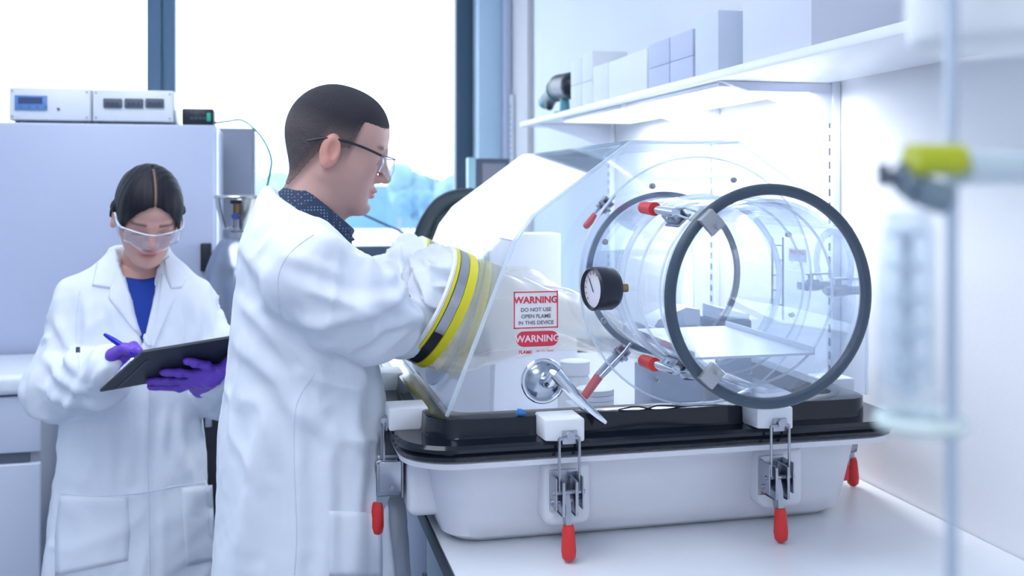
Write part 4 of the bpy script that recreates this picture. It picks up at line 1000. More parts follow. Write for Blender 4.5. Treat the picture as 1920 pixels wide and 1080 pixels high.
# trousers and shoes (below the frame)
def tr(g):
    for s in (-1, 1): g.chain([(xr_(578), Ym+s*.09, .86), (xr_(575), Ym+s*.095, .48), (xr_(570), Ym+s*.10, .10)], [.11, .085, .07], .04)
    g.ell((xr_(578), Ym, .92), (.13, .18, .10), .04)
V, Q = rest((-.2, 1.7, .02), (.45, 2.4, 1.05), tr); mobj('trousers', np_mesh('trousers', V, Q), mat('navy_trousers', (.03, .04, .07), .8), man)
for s in (-1, 1):
    g = Field((-.15, 1.85, .0), (.40, 2.25, .16), .006); xx = xr_(570); g.ell((xx-.02, Ym+s*.10, .05), (.05, .04, .05), .02); g.ell((xx+.08, Ym+s*.10, .035), (.13, .045, .033), .03)
    V, Q = g.extract(); V[:, 2] = np.maximum(V[:, 2], .001); mobj('shoe', np_mesh('shoe', V, Q), M_black, man)

# lab coat of the man
cf = Field((-.30, 1.68, .42), (.62, 2.62, 1.60), .0065)
def sec(py, b, fr, ry): c = (xr_(b, py)+xr_(fr, py))/2; return (zr(py), c, Ym, (xr_(fr, py)-xr_(b, py))/2, ry)
cf.stack([sec(395, 515, 628, .085), sec(412, 490, 648, .115), sec(440, 468, 668, .150), sec(500, 448, 690, .185), sec(560, 440, 700, .19), sec(690, 426, 706, .185), sec(800, 417, 728, .195), sec(950, 410, 750, .215), sec(1080, 404, 760, .23)]+
         [(.50, xr_(575), Ym, .185, .25)], .03, pw=2.3)
cf.cone(P(562, 478, Ym-.135), P(562, 478, Ym+.135), .078, .078, .05)
cf.ell(P(525, 450, Ym), (.065, .14, .085), .05)
# tilted neckline
cf.cone(P(556, 400, Ym), P(560, 450, Ym), .070, .085, .04); cf.cone(P(556, 395, Ym), P(640, 470, Ym), .070, .055, .03)
# open neckline along the tilted collar
nb_, nf_ = P(536, 376, Ym), P(652, 474, Ym); nx_ = (nf_-nb_).normalized(); nu_ = Vector((-nx_.z, 0, nx_.x)); nu_ = nu_ if nu_.z > 0 else -nu_
sl, x, y, z = cf.blk(cf.lo, cf.lo+(cf.n-1)*cf.h)
pd = ((x-nb_.x)*nu_.x+(z-nb_.z)*nu_.z+0*y); k = .012; f0 = cf.F; hh = np.maximum(k-np.abs(f0-pd), 0)/k
cf.F = (np.maximum(f0, pd)+hh*hh*k/4).astype(np.float32)
# near sleeve
an = [P(580, 512, Ym-.19), P(640, 562, Ym-.19), P(703, 596, Ym-.15), P(750, 612, gp1[0].y-.055), gp1[0]+gp1[1]*.06+Vector((0, -.012, -.034))]
cf.chain(an, [.088, .082, .068, .056, .054], .025)
af = [P(590, 520, Ym+.17), P(665, 575, Ym+.22), P(720, 566, Ym+.28), gp2[0]+gp2[1]*.11+Vector((0, -.01, -.02)), gp2[0]+gp2[1]*.06]
cf.chain(af, [.075, .068, .064, .066, .066], .03)
V, Q = cf.extract()
def folds_m(V, N):
    x, y, z = V.T; d = 0
    arm = sstep(Ym-.10, Ym-.16, y)*sstep(1.0, 1.1, z)*sstep(.02, .10, x); far = sstep(Ym+.12, Ym+.2, y)*sstep(.1, .2, x)
    d = d+.012*(arm+far).clip(0, 1)*(1-.6*sstep(.22, .30, x))*ridge(frame_scale(V+.012*np.stack([vnoise(V*9, 5), vnoise(V*9, 6), vnoise(V*9, 7)], 1), (.80, .1, -.55), 4.5, 15), 1)
    d = d+.0055*(arm+far).clip(0, 1)*ridge(frame_scale(V, (.3, .3, 1), 9, 26), 2)
    d = d+.004*ridge(frame_scale(V+.03*vnoise(V*5, 8)[:, None], (.6, .2, -.8), 5, 17), 3)*sstep(.95, 1.1, z)*(1-arm)
    low = sstep(1.18, 1.0, z)
    d = d+.010*low*ridge(frame_scale(V+.03*vnoise(V*4, 9)[:, None], (.12, .1, 1), 1.6, 11), 4)+.003*low*vnoise(frame_scale(V, (.5, 0, 1), 5, 20), 11)
    near = sstep(Ym+.02, Ym-.05, y)
    L = lambda *p: [P(a, b, 1.9) for a, b in p]
    for p, w_, a_ in ((L((524, 590), (600, 600), (680, 578), (750, 550), (815, 552)), .016, .013), (L((560, 640), (630, 652), (690, 668), (740, 668)), .014, .007), (L((650, 560), (700, 556), (760, 582), (800, 620)), .014, .009),
                      (L((520, 470), (590, 492), (670, 520)), .016, .005), (L((660, 640), (720, 610), (780, 600), (810, 580)), .013, .009), (L((700, 520), (760, 530), (820, 520)), .014, .009), (L((720, 500), (780, 500), (840, 490)), .012, .008)):
        d = d+near*crease(V, p, w_, a_)*sstep(1.0, 1.1, z)*(1-.7*sstep(.24, .31, x))
    L = lambda *p: [P(a, b, 2.0) for a, b in p]
    for p, w_, a_ in ((L((448, 560), (520, 620), (600, 680)), .018, .008), (L((440, 640), (520, 700), (560, 790)), .020, .008), (L((560, 700), (556, 880), (553, 1080)), .018, .010), (L((490, 760), (470, 900), (448, 1080)), .020, .010),
                      (L((655, 700), (668, 840), (655, 1080)), .020, .012), (L((705, 700), (712, 850), (704, 1000)), .016, .010), (L((600, 800), (612, 900), (600, 1080)), .016, .007), (L((452, 450), (500, 520), (520, 600)), .018, .006)):
        d = d+near*crease(V, p, w_, a_)
    d = d+.0010*vnoise(V*45, 12)
    return d
me, V = cloth('lab_coat', V, Q, folds_m); coat = mobj('lab_coat', me, M_coat, man)
bvh_m = BVHTree.FromPolygons([Vector(v) for v in V], [tuple(int(i) for i in q) for q in Q])
def hit(bvh, px, py):
    d = P(px, py, 2.0)-Vector((0, 0, H)); d.normalize(); r = bvh.ray_cast(Vector((0, 0, H)), d, 6)
    return r
def patch(bvh, L, R, name, m, parent, th=.004, nu=10, nv=24, off=.001, fall=None):
    "thin cloth piece that hugs a surface, between two outline polylines"
    def samp(pl, t):
        seg = [math.dist(pl[i], pl[i+1]) for i in range(len(pl)-1)]; T = sum(seg)*t
        for i, s_ in enumerate(seg):
            if T <= s_ or i == len(seg)-1: k = min(1, T/max(s_, 1e-6)); return (pl[i][0]+(pl[i+1][0]-pl[i][0])*k, pl[i][1]+(pl[i+1][1]-pl[i][1])*k)
            T -= s_
    b = bmesh.new(); top = []; bot = []; last = None
    for j in range(nv+1):
        l_ = samp(L, j/nv); r_ = samp(R, j/nv); rt_ = []; rb_ = []
        for i in range(nu+1):
            px = l_[0]+(r_[0]-l_[0])*i/nu; py = l_[1]+(r_[1]-l_[1])*i/nu; q = hit(bvh, px, py)
            if q[0] is None: loc = P(px, py, last.y) if last is not None else P(px, py, 2.0); nr = Vector((0, -1, 0))
            else: loc, nr = q[0], q[1]
            if nr.dot(loc-Vector((0, 0, H))) > 0: nr = -nr
            last = loc; nr = (nr+Vector((0, -1, 0))*.6).normalized()
            edge = min(i, nu-i, j, nv-j); k = th*(.35 if edge == 0 else 1)
            rt_.append(b.verts.new(loc+nr*(off+k))); rb_.append(b.verts.new(loc-nr*.004))
        top.append(rt_); bot.append(rb_)
    for j in range(nv):
        for i in range(nu):
            b.faces.new((top[j][i], top[j][i+1], top[j+1][i+1], top[j+1][i])); b.faces.new((bot[j][i], bot[j+1][i], bot[j+1][i+1], bot[j][i+1]))
    for j in range(nv):
        b.faces.new((top[j][0], top[j+1][0], bot[j+1][0], bot[j][0])); b.faces.new((top[j][nu], bot[j][nu], bot[j+1][nu], top[j+1][nu]))
    for i in range(nu):
        b.faces.new((top[0][i], bot[0][i], bot[0][i+1], top[0][i+1])); b.faces.new((top[nv][i], top[nv][i+1], bot[nv][i+1], bot[nv][i]))
    bmesh.ops.recalc_face_normals(b, faces=b.faces)
    me = bpy.data.meshes.new(name); b.to_mesh(me); b.free()
    return mobj(name, me, m, parent, True)
patch(bvh_m, [(617, 958), (617, 1080)], [(716, 962), (716, 1080)], 'pocket', M_coat, coat, nv=12)
M_stitch = mat('coat_seam', (.72, .78, .88), .9)
def seam(bvh, pts, parent, r=.0013):
    out = []
    for p in spline([Vector((a, b, 0)) for a, b in pts], 8):
        q = hit(bvh, p.x, p.y)
        if q[0] is not None: out.append(q[0])
    if len(out) > 2: MB().tube(out, r, 6).build('seam', M_stitch, parent)
seam(bvh_m, [(588, 440), (548, 470), (524, 510), (522, 560), (530, 596)], coat)
seam(bvh_m, [(590, 700), (556, 760), (552, 860), (556, 1000), (552, 1078)], coat)
# navy shirt collar
co = MB(); bk = P(534, 356, Ym); fr_ = P(652, 448, Ym); cen = (bk+fr_)/2; axm = (fr_-bk); La = axm.length/2; axm.normalize(); up = Vector((-axm.z, 0, axm.x)); up = up if up.z > 0 else -up
bm = bmesh.new(); N = 48; rows = []
for i in range(N+1):
    a = .06+(2*PI-.12)*i/N; ca, sa = math.cos(a), math.sin(a)
    base = cen+axm*La*ca+Vector((0, 1, 0))*sa*.072
    lean = (cen-base).normalized()
    hgt = .036 if ca < .2 else .036-.004*ca
    pts = [base+up*-.034-lean*.014, base+up*-.008-lean*.007, base+up*hgt*.65-lean*.001, base+up*hgt*.72+lean*.002, base+up*hgt*.4+lean*.004, base+up*-.03+lean*.002]
    rows.append([bm.verts.new(p) for p in pts])
for i in range(N):
    for j in range(5): bm.faces.new((rows[i][j], rows[i][j+1], rows[i+1][j+1], rows[i+1][j]))
bmesh.ops.recalc_face_normals(bm, faces=bm.faces); me = bpy.data.meshes.new('shirt_collar'); bm.to_mesh(me); bm.free()
M_navy = mat('navy_dotted_cotton', (.020, .038, .085), .8)
nn = M_navy.node_tree.nodes; ll = M_navy.node_tree.links
vo = nn.new('ShaderNodeTexVoronoi'); vo.inputs['Scale'].default_value = 160; vo.inputs['Randomness'].default_value = 0; crn = nn.new('ShaderNodeValToRGB')
tcn = nn.new('ShaderNodeTexCoord'); ll.new(tcn.outputs['Object'], vo.inputs['Vector']); ll.new(vo.outputs['Distance'], crn.inputs[0])
crn.color_ramp.elements[0].position = .22; crn.color_ramp.elements[0].color = (.16, .24, .40, 1); crn.color_ramp.elements[1].position = .30; crn.color_ramp.elements[1].color = (.020, .038, .085, 1)
ll.new(crn.outputs[0], nn['Principled BSDF'].inputs['Base Color'])
scol = mobj('shirt_collar', me, M_navy, man, True)
# collar point and shirt front
q = MB(); a = P(648, 440, Ym-.02)
q.prism([P(636, 412, Ym-.04), P(652, 430, Ym-.045), P(666, 450, Ym-.05), P(645, 459, Ym-.06), P(622, 436, Ym-.07)], (.0, .008, 0)); q.build('collar_point', M_navy, scol)
g = Field((.0, 1.9, 1.3), (.3, 2.2, 1.5), .005); g.ell(P(628, 462, Ym), (.035, .06, .05), .01); V, Q = g.extract(); mobj('shirt_front', np_mesh('shirt_front', V, Q), M_navy, scol)
# coat collar: rolled edge following the shirt collar
q = MB(); pts = []; rs = []
for i in range(N+1):
    a = .42+(2*PI-.84)*i/N; ca, sa = math.cos(a), math.sin(a)
    pts.append(cen+axm*(La+.010)*ca*1.03+Vector((0, 1, 0))*sa*.084-up*.034); rs.append(.011)
q.tube(pts, .011, 10, rs=rs); q.build('coat_collar', M_coat, coat)
# safety glasses
def HM(x, y, z): return om+RM @ (Vector((x, y, z))*SM)
gl = MB()
for s in (-1, 1): gl.tube(spline([HM(-.050, s*.076, -.008), HM(-.022, s*.0815, .004), HM(.01, s*.081, .008), HM(.05, s*.076, .006), HM(.088, s*.066, .0)], 5), .0026, 8)
gl.tube(spline([HM(.088, -.066, .0), HM(.110, -.040, .002), HM(.122, 0, .002), HM(.110, .040, .002), HM(.088, .066, .0)], 6), .0014, 6)
gl = gl.build('safety_glasses', M_black, man)
def lens(HMf, s, parent, m=M_lens, x0=.109, hgt=.019, bot=.026):
    b = bmesh.new(); R_ = []
    for i in range(9):
        u = i/8; yy = s*(.006+u*.060); xx = x0+.012-.030*u**1.8
        R_.append([b.verts.new(HMf(xx-.004*(1-abs(1-j/3))*-1, yy, .003-j/6*(hgt+bot)*(.75+.25*math.sin(PI*min(1, u+.25))))) for j in range(7)])
    for i in range(8):
        for j in range(6): b.faces.new((R_[i][j], R_[i+1][j], R_[i+1][j+1], R_[i][j+1]))
    me = bpy.data.meshes.new('lens'); b.to_mesh(me); b.free(); o = mobj('lens', me, m, parent, True)
    md = o.modifiers.new('s', 'SOLIDIFY'); md.thickness = .0018
for s in (-1, 1): lens(HM, s, gl)

# ---------- the woman
Yw = 2.752; SWm = 0.95
RW = Matrix.Rotation(math.radians(-76), 4, 'Z') @ Matrix.Rotation(math.radians(-3), 4, 'X') @ Matrix.Rotation(math.radians(26), 4, 'Y')
ow = P(278, 398, 2.66); ow.z = 1.487
wom = thing('person', (P(256, 800, Yw).x, Yw, 0), 'woman with black tied-back hair in a white lab coat, looking down at a clipboard', 'person')
f = head_field(True)
hf = Field(f.lo, f.lo+(f.n-1)*f.h, f.h); hf.F = f.F.copy()-.008
hf.ell((-.120, 0, -.01), (.035, .035, .035), .02)
sl, x, y, z = hf.blk(hf.lo, hf.lo+(hf.n-1)*hf.h)
ay = np.abs(y)
fr = .066-14*ay**2+.25*(.07-ay)*0
fr = np.where(ay > .055, .024-2.6*(ay-.055), fr)
side = np.where(x > -.03, -.030+0*x, -.075+0*x)
t = np.clip((x-.018)/.02, 0, 1); zl = (np.maximum(side, np.where(x > -.03, -.030-0*x, -.075))*(1-t)+fr*t)
zl = np.where((x > -.025) & (x < .03) & (ay > .070), np.maximum(zl, .006), zl)
hf.F = np.maximum(hf.F, ((zl-z)*.6).astype(np.float32))
hf.F = hf.F+(.0035*np.exp(-(y/.0030)**2)*(x > -.03)+.0005*np.sin(260*y+12*np.sin(20*x))+0*x).astype(np.float32)
V, Q = hf.extract(); me = np_mesh('hair', place(V, RW, SWm, ow), Q)
pt = np.exp(-(V[:, 1]/.0022)**2)*(V[:, 0] > -.01)*(V[:, 2] > .04); n = .5+.5*np.sin(V[:, 1]*500+20*V[:, 0])
C = np.array([.007, .007, .012])[None]*(1+.5*n[:, None]); C = C*(1-.8*pt[:, None])+np.array([.36, .20, .17])*pt[:, None]*.8; paint(me, C)
hm = attr_mat('black_hair', .5, bump=.12, bscale=260); hm.node_tree.nodes['Principled BSDF'].inputs['Specular IOR Level'].default_value = .22; mobj('hair', me, hm, wom)
C1V = None
inv = RW.to_3x3().inverted(); nb = inv @ (Vector((P(262, 560, Yw).x, Yw+.0, 1.28))-ow)
f = head_field(True, .003, (-.19, -.14, -.34), (.15, .14, .15))
f.chain([(-.03, 0, -.045), (np.array(nb)*.6)+np.array([-.012, 0, -.018]), tuple(nb)], [.046, .046, .055], .025)
V1, Q1 = f.extract(); C1 = head_paint(V1, SKIN_W, True); V1 = place(V1, RW, SWm, ow)
xw = lambda px, py=600: P(px, py, Yw).x
zw = lambda py: P(256, py, Yw).z
shR = P(140, 555, Yw); shL = P(362, 560, Yw); elR = P(108, 728, 2.72); elL = P(418, 735, 2.74); wrR = P(214, 690, 2.46); wrL = P(372, 712, 2.50)
def wb(g):
    g.stack([(zw(500), xw(262), Yw, .10, .06), (zw(540), xw(255), Yw, .15, .085), (zw(640), xw(254), Yw, .14, .10), (zw(780), xw(256), Yw, .12, .09), (.88, xw(250), Yw, .13, .09)], .05)
    g.cone(P(262, 500, Yw), P(262, 560, Yw), .05, .06, .04)
    for s, a, b, c in ((-1, shR, elR, wrR), (1, shL, elL, wrL)):
        g.chain([a, b, c], [.042, .036, .026], .02)
        g.chain([(xw(250)+s*.07, Yw, .82), (xw(250)+s*.08, Yw, .46), (xw(256)+s*.09, Yw+.02, .09)], [.065, .052, .042], .04)
V2, Q2 = rest((-.75, 2.3, .05), (.1, 3.0, 1.5), wb, .009)
V_, Q_ = tri_join([(V1, Q1), (V2, Q2)]); me = np_mesh('body', V_, Q_); paint(me, np.concatenate([C1, np.tile(SKIN_W, (len(V2), 1))])); mobj('body', me, attr_mat('skin_woman', .5, sss=.12), wom)
def tw(g):
    for s in (-1, 1): g.chain([(xw(250)+s*.07, Yw, .80), (xw(250)+s*.08, Yw, .46), (xw(256)+s*.09, Yw+.02, .10)], [.075, .07, .06], .04)
    g.ell((xw(250), Yw, .84), (.14, .10, .10), .04)
V, Q = rest((-.65, 2.5, .02), (.0, 3.0, 1.0), tw); mobj('trousers', np_mesh('trousers', V, Q), mat('dark_trousers', (.02, .025, .05), .8), wom)
for s in (-1, 1):
    g = Field((-.6, 2.45, 0), (.0, 2.95, .14), .006); g.ell((xw(256)+s*.09, Yw+.02, .045), (.036, .045, .045), .02); g.ell((xw(256)+s*.09, Yw-.08, .03), (.04, .12, .03), .03)
    V, Q = g.extract(); V[:, 2] = np.maximum(V[:, 2], .001); mobj('shoe', np_mesh('shoe', V, Q), M_black, wom)
# coat
cf = Field((-.78, 2.36, .48), (.12, 3.02, 1.48), .0065)
def secw(py, cx, hw, ry): c = P(cx, py, Yw); s_ = P(cx+hw, py, Yw).x-c.x; return (c.z, c.x, Yw, s_, ry)
secs = [secw(462, 262, 52, .062), secw(482, 260, 66, .075), secw(500, 258, 88, .085), secw(520, 254, 116, .098), secw(560, 250, 130, .115), secw(640, 250, 126, .125), secw(700, 250, 118, .122), secw(790, 250, 126, .128), secw(900, 250, 136, .14), secw(1080, 242, 153, .165), secw(1180, 248, 168, .175)]
cf.stack(secs, .03, pw=2.3)
cf.chain([shR+Vector((.02, 0, -.01)), elR+Vector((0, 0, .0)), wrR+Vector((-.008, .01, 0))], [.062, .066, .046], .03)
cf.cone(elR, P(185, 716, 2.55), .066, .062, .03)
cf.chain([shL+Vector((-.01, 0, -.01)), elL, wrL+Vector((.03, .03, 0))], [.062, .064, .046], .03)
# V opening
def vcut(x, y, z):
    cx_ = P(266, 600, 2.63).x; zt2 = P(262, 655, 2.63).z; zt0_ = P(262, 505, 2.63).z
    k = np.clip((z-zt2)/(zt0_-zt2), 0, 2); half = k*.046; c2 = cx_-.004*k
    d = np.abs(x-c2)-half
    dep = y-(Yw-.080)+.0*z
    return np.maximum(np.maximum(d, dep), zt2-z)
sl, x, y, z = cf.blk(cf.lo, cf.lo+(cf.n-1)*cf.h)
base = cf.F.copy()
v_ = vcut(x, y, z).astype(np.float32); cf.F = np.maximum(cf.F, -v_)
# neck hole
c0 = P(264, 470, Yw-.035); cf.cone(c0+Vector((0, 0, .05)), c0+Vector((0, -.02, -.05)), .062, .045, .01, '-')
V, Q = cf.extract()
def folds_w(V, N):
    x, y, z = V.T; xc_ = xw(256); u = np.abs(x-xc_)
    arm = np.maximum(sstep(.145, .20, u), sstep(Yw-.14, Yw-.19, y))*sstep(.95, 1.0, z)
    d = .011*arm*ridge(frame_scale(V+.014*np.stack([vnoise(V*9, 25), vnoise(V*9, 26), vnoise(V*9, 27)], 1), (.35, -.2, 1), 5, 15), 21)+.005*arm*ridge(frame_scale(V, (1, .3, .6), 8, 25), 22)
    ches = sstep(1.0, 1.1, z)*(1-arm); d = d+.0035*ches*ridge(frame_scale(V+.02*vnoise(V*6, 30)[:, None], (.3*1, 0, 1), 5, 16), 23)
    low = sstep(1.16, 1.02, z)*(1-arm)
    d = d+.010*low*ridge(frame_scale(V+.02*vnoise(V*4, 31)[:, None], (.06, 0, 1), 1.8, 13), 24)+.004*low*ridge(frame_scale(V, (1, .2, .5), 6, 16), 28)*sstep(.95, .85, z)
    L = lambda *p: [P(a, b, 2.6) for a, b in p]
    fr = sstep(Yw+.02, Yw-.04, y)
    for p, w_, a_ in ((L((92, 600), (120, 660), (190, 690)), .016, .010), (L((70, 680), (120, 700), (200, 712)), .016, .010), (L((120, 775), (165, 720), (180, 680)), .014, .010), (L((85, 740), (140, 735), (200, 740)), .014, .009),
                      (L((150, 560), (158, 620), (150, 690)), .014, .007), (L((385, 560), (395, 640), (375, 690)), .015, .009), (L((355, 560), (365, 620), (350, 680)), .014, .007), (L((410, 600), (420, 680), (405, 730)), .014, .009),
                      (L((200, 560), (215, 620), (250, 680)), .014, .005), (L((240, 770), (244, 850), (230, 930)), .016, .008), (L((330, 770), (336, 850), (350, 920)), .016, .008), (L((160, 790), (175, 860), (150, 930)), .018, .008),
                      (L((310, 760), (300, 860), (305, 1080)), .014, .007), (L((200, 780), (205, 860), (212, 930)), .014, .006), (L((120, 940), (160, 1000), (150, 1060)), .016, .008), (L((365, 790), (372, 860), (380, 910)), .014, .007)):
        d = d+fr*crease(V, p, w_, a_)
    return d+.001*vnoise(V*45, 29)
me, V = cloth('lab_coat', V, Q, folds_w); cw = mobj('lab_coat', me, M_coat, wom)
bvh_w = BVHTree.FromPolygons([Vector(v) for v in V], [tuple(int(i) for i in q) for q in Q])
# blue top under the coat
g = Field((-.6, 2.55, 1.05), (-.1, 2.9, 1.40), .005)
g.stack([(P(262, 515, Yw).z, xw(264), Yw, .085, .082), (P(262, 560, Yw).z, xw(262), Yw, .12, .103), (P(262, 600, Yw).z, xw(258), Yw, .13, .109), (P(262, 680, Yw).z, xw(256), Yw, .12, .109)], .01, pw=2.3)
cA = P(266, 492, 2.66); g.ell(cA+Vector((0, .0, .0)), (.058, .12, .044), .006, '-')
V, Q = g.extract(); mobj('blue_top', np_mesh('blue_top', V, Q), mat('royal_blue_knit', (.006, .045, .34), .8), wom)
# lapels
patch(bvh_w, [(206, 545), (204, 560), (240, 605), (281, 652)], [(224, 500), (240, 545), (262, 600), (283, 648)], 'lapel', M_coat, cw, th=.006, nv=40)
patch(bvh_w, [(207, 474), (183, 492), (173, 536)], [(224, 480), (228, 508), (210, 541)], 'collar', M_coat, cw, th=.005, nv=30)
patch(bvh_w, [(322, 545), (327, 558), (306, 610), (287, 654)], [(303, 512), (299, 550), (292, 600), (284, 648)], 'lapel', M_coat, cw, th=.006, nv=40)
patch(bvh_w, [(316, 480), (350, 523), (340, 540)], [(307, 488), (311, 515), (320, 541)], 'collar', M_coat, cw, th=.005, nv=30)
seam(bvh_w, [(281, 655), (279, 760), (277, 860), (279, 960), (280, 1078)], cw, .002)
seam(bvh_w, [(150, 545), (144, 600), (146, 660), (150, 690)], cw, .0016)
patch(bvh_w, [(112, 930), (104, 1000), (104, 1080)], [(240, 932), (244, 1000), (240, 1050)], 'pocket', M_coat, cw, nv=14)
patch(bvh_w, [(340, 915), (345, 1000), (350, 1060)], [(398, 910), (402, 1000), (404, 1050)], 'pocket', M_coat, cw, nv=14)
seam(bvh_w, [(116, 925), (180, 930), (260, 925), (330, 912), (396, 905)], cw, .0014)
q = MB(); p = hit(bvh_w, 146, 660)[0]
if p is not None:
    MB().box(p.x-.004, p.x+.005, p.y-.005, p.y+.002, p.z-.022, p.z+.012, .001).build('pocket_tab', M_gask, cw)
# glasses
def HW(x, y, z): return ow+RW @ (Vector((x, y, z))*SWm)
M_gf = mat('clear_frame', (.80, .84, .92), .15, coat=.5)
gl = MB()
for s in (-1, 1): gl.tube(spline([HW(-.02, s*.082, .004), HW(.02, s*.083, .004), HW(.06, s*.080, .0), HW(.085, s*.071, -.002)], 5), .0028, 8)
gl.tube(spline([HW(.085, -.071, .0), HW(.112, -.040, .002), HW(.124, 0, .0), HW(.112, .040, .002), HW(.085, .071, .0)], 6), .0018, 6)
gl = gl.build('safety_glasses', M_gf, wom)
for s in (-1, 1):
    lens(HW, s, gl, clear('wrap_lens', tint=(.92, .93, .98), haze=.16), x0=.112, hgt=.019, bot=.028)
    MB().prism([HW(.084, s*.074, .006), HW(.03, s*.086, .008), HW(.03, s*.086, -.012), HW(.084, s*.074, -.030)], RW @ Vector((0, s*.0015, 0))).build('side_shield', clear('wrap_lens'), gl)

# clipboard
A = P(188, 735, 2.44); B = P(268, 661, 2.33); D = P(442, 690, 2.50); Cc = B+D-A
nrm = (B-A).cross(D-A).normalized()
if nrm.y < 0: nrm = -nrm
t = thing('clipboard', (A+Cc)/2, 'black clipboard held up by the woman in her gloved left hand', 'clipboard')
b = bmesh.new(); e1_ = (B-A).normalized(); e2_ = (D-A).normalized(); w1 = (B-A).length; w2 = (D-A).length
e2_ = (e2_-e1_*e2_.dot(e1_)*.0).normalized()
q = MB(); q.prism([A, B, Cc, D], nrm*.006); q.build('board', mat('clipboard_black', (.018, .025, .04), .45), t)
q = MB(); q.prism([A+e1_*.004+e2_*.03-nrm*.0012, A+e1_*w1*.75+e2_*.03-nrm*.0012, A+e1_*w1*.75+e2_*.034-nrm*.0012, A+e1_*.004+e2_*.034-nrm*.0012], nrm*.001); q.build('crease', M_gask, t)
q = MB(); q.prism([A+e1_*.01+e2_*.01+nrm*.0065, B-e1_*.01+e2_*.01+nrm*.0065, Cc-e1_*.01-e2_*.01+nrm*.0065, D+e1_*.01-e2_*.01+nrm*.0065], nrm*.002); q.build('paper', M_lab, t)
q = MB(); q.prism([A+e1_*w1*.3+e2_*.004+nrm*.009, A+e1_*w1*.7+e2_*.004+nrm*.009, A+e1_*w1*.7+e2_*.03+nrm*.009, A+e1_*w1*.3+e2_*.03+nrm*.009], nrm*.006); q.build('clip', M_chrome, t)
# gloves (hands)
def hand(wrist, pts_palm, fingers, thumb, name='glove'):
    allp = [Vector(p) for p in [wrist]+[q[0] for q in pts_palm]+[p for f_ in fingers for p in f_[0]]+list(thumb[0])]
    lo = Vector([min(p[i] for p in allp)-.04 for i in range(3)]); hi = Vector([max(p[i] for p in allp)+.04 for i in range(3)])
    g = Field(lo, hi, .0022)
    prev = (wrist, .027)
    for p, r in pts_palm: g.cone(prev[0], p, prev[1], r, .012); prev = (p, r)
    return g
# left hand: palm under the board, fingers pointing to picture left along the back
back = -nrm
def OB(u, v, d): return A+(D-A)*u+(B-A)*v+back*d     # point on the camera side of the board
g = Field(Vector((-.36, 2.20, 1.00)), Vector((-.02, 2.62, 1.22)), .0022)
wl_ = P(378, 722, 2.52)
kn = [OB(.63, .42, .014), OB(.60, .26, .017), OB(.585, .10, .018), OB(.58, -.06, .018)]
pc = OB(.74, .18, .022)
g.chain([wl_, pc], [.030, .024], .015)
for k_ in kn: g.cone(pc+(k_-pc)*.1, k_, .020, .0125, .014)
tips = [(OB(.50, .56, .010), OB(.42, .62, .008)), (OB(.45, .34, .010), OB(.33, .38, .008)), (OB(.43, .14, .010), OB(.30, .16, .008)), (OB(.46, -.02, .010), OB(.36, -.01, .009))]
for k_, (m_, e_) in zip(kn, tips): g.chain([k_, m_+back*.002, e_], [.0105, .0098, .0085], .006)
g.chain([pc+Vector((.012, 0, .0)), OB(.80, .45, .018), OB(.80, .75, .012), OB(.785, .95, .006)], [.018, .015, .012, .010], .010)
g.warp(lambda x, y, z: .0006*np.sin(240*x+3*np.sin(150*z)))
V, Q = g.extract(); mobj('glove', np_mesh('glove', V, Q), M_purp, wom)
# right hand: on the paper side, writing
def IB(u, v, d): return A+(D-A)*u+(B-A)*v+nrm*d
g = Field(Vector((-.46, 2.28, 1.0)), Vector((-.22, 2.62, 1.24)), .0022)
wr_ = P(208, 698, 2.475)+nrm*.014; pk = P(226, 676, 2.44)+nrm*.014
g.chain([wr_, pk], [.026, .024], .012)
fing = [([P(236, 668, 2.43), P(252, 660, 2.40), P(262, 668, 2.375)], [.0125, .0105, .009]), ([P(238, 674, 2.435), P(257, 668, 2.405), P(262, 680, 2.385)], [.0125, .0105, .009]),
        ([P(232, 684, 2.44), P(250, 684, 2.41), P(250, 696, 2.40)], [.012, .010, .009]), ([P(222, 692, 2.445), P(232, 702, 2.425), P(226, 712, 2.42)], [.012, .010, .0085])]
for p_, r_ in fing: g.chain([pk]+[v+nrm*.014 for v in p_], [.016]+r_, .008)
g.chain([wr_]+[v+nrm*.014 for v in (P(212, 676, 2.42), P(232, 664, 2.40), P(246, 668, 2.385))], [.02, .013, .011, .0095], .010)
V, Q = g.extract(); mobj('glove', np_mesh('glove', V, Q), M_purp, wom)
pe = MB(); p0 = P(196, 631, 2.43)+nrm*.006; p1 = P(258, 675, 2.372)+nrm*.012
dv = (p1-p0).normalized(); L = (p1-p0).length
pe.rev([(0, 0), (.0035, .001), (.0048, .01), (.0062, .03), (.0062, .052), (.0045, .056), (.0045, L-.012), (.0, L)], p0, dv, 16); pe = pe.build('pen', mat('blue_pen', (.01, .01, .55), .3)); tag(pe, 'blue ballpoint pen in the woman\'s gloved right hand', 'pen')

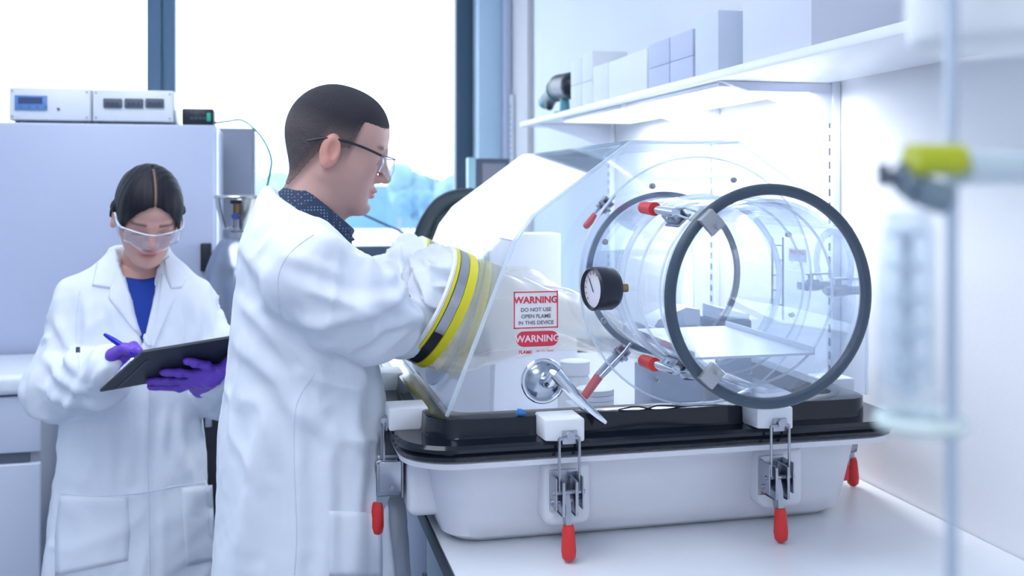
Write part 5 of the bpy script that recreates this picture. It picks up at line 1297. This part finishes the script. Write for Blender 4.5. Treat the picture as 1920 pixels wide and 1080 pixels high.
# ================================================================== foreground, far out of focus
SYF = .42
rodc = P(1785, 500, SYF)
t = thing('retort_stand', (rodc.x, SYF, BZ), 'blurred steel retort stand rod in the right foreground', 'lab stand')
MB().cyl((rodc.x, SYF, BZ+.012), (rodc.x, SYF, 1.86), .0030, n=16).build('rod', mat('rod_steel', (.58, .66, .78), .3, metal=.4), t)
MB().box(rodc.x-.05, rodc.x+.10, SYF-.07, SYF+.07, BZ, BZ+.012, .003).build('base', M_enam, t)
q = MB(); c = P(1745, 300, SYF)
cl = MB().cyl(P(1706, 299, SYF-.004), P(1800, 300, SYF-.004), .0075, n=20).build('clamp', mat('lime_grip', (.55, .60, .02), .4), t)
q = MB(); q.cyl(P(1712, 352, SYF), P(1772, 374, SYF), .0075, n=14); q.cyl(P(1685, 345, SYF), P(1710, 335, SYF), .0065, n=12); q.build('jaw', mat('clamp_grey', (.22, .30, .36), .4), cl)
q = MB(); q.cyl(P(1650, 328, SYF), P(1705, 335, SYF), .003, n=10); q.cyl(P(1655, 305, SYF), P(1657, 350, SYF), .0028, n=10); q.cyl(P(1688, 325, SYF), P(1702, 326, SYF), .0055, n=10); q.build('screw', M_dkgrey, cl)
MB().cyl(P(1800, 315, SYF), P(1990, 315, SYF+.02), .008, n=20).build('arm', mat('arm_pale', (.62, .74, .78), .4), t)
# glass column held by the clamp
c0 = P(1700, 800, SYF+.015); ct = P(1700, 395, SYF+.015)
t = thing('glass_column', (c0.x, c0.y, c0.z), 'blurred glass column with a rounded foot held by the clamp in the right foreground', 'glassware')
Hc = ct.z-c0.z
MB().rev([(.0, .0), (.010, .001), (.0145, .006), (.0150, .014), (.0135, .03), (.0135, Hc-.01), (.0105, Hc), (.0085, Hc-.002), (.0115, Hc-.012), (.0115, .02), (.0, .012)], c0, (0, 0, 1), 32).build('tube', M_glass, t)
MB().torus(c0+Vector((.008, 0, .002)), (0, 0, 1), .018, .004, 40, 10).build('foot_ring', mat('foot_ring_glass', (.72, .84, .82), .2), t)
q = MB()
for i in range(5): q.torus(c0+Vector((0, 0, .03+i*.016)), (0, 0, 1), .008, .0014, 20, 6)
q.cyl(c0+Vector((0, 0, .015)), c0+Vector((0, 0, Hc*.9)), .0035, n=12); q.build('inner_coil', mat('coil', (.74, .79, .86), .2), t)
# white vessel at the top right
c0 = P(1860, 92, SYF+.03)
t = thing('carboy', (c0.x, c0.y, c0.z), 'blurred white rounded vessel at the top right corner, hanging on the stand', 'vessel')
MB().rev([(0, 0), (.034, 0), (.040, .004), (.042, .012), (.042, .25), (.02, .27), (0, .27)], c0, (0, 0, 1), 48).build('body', mat('white_poly', (.92, .95, .98), .4), t)
MB().torus(c0+Vector((0, 0, .06)), (0, 0, 1), .0435, .002, 48, 8).build('holding_ring', M_steel, t)
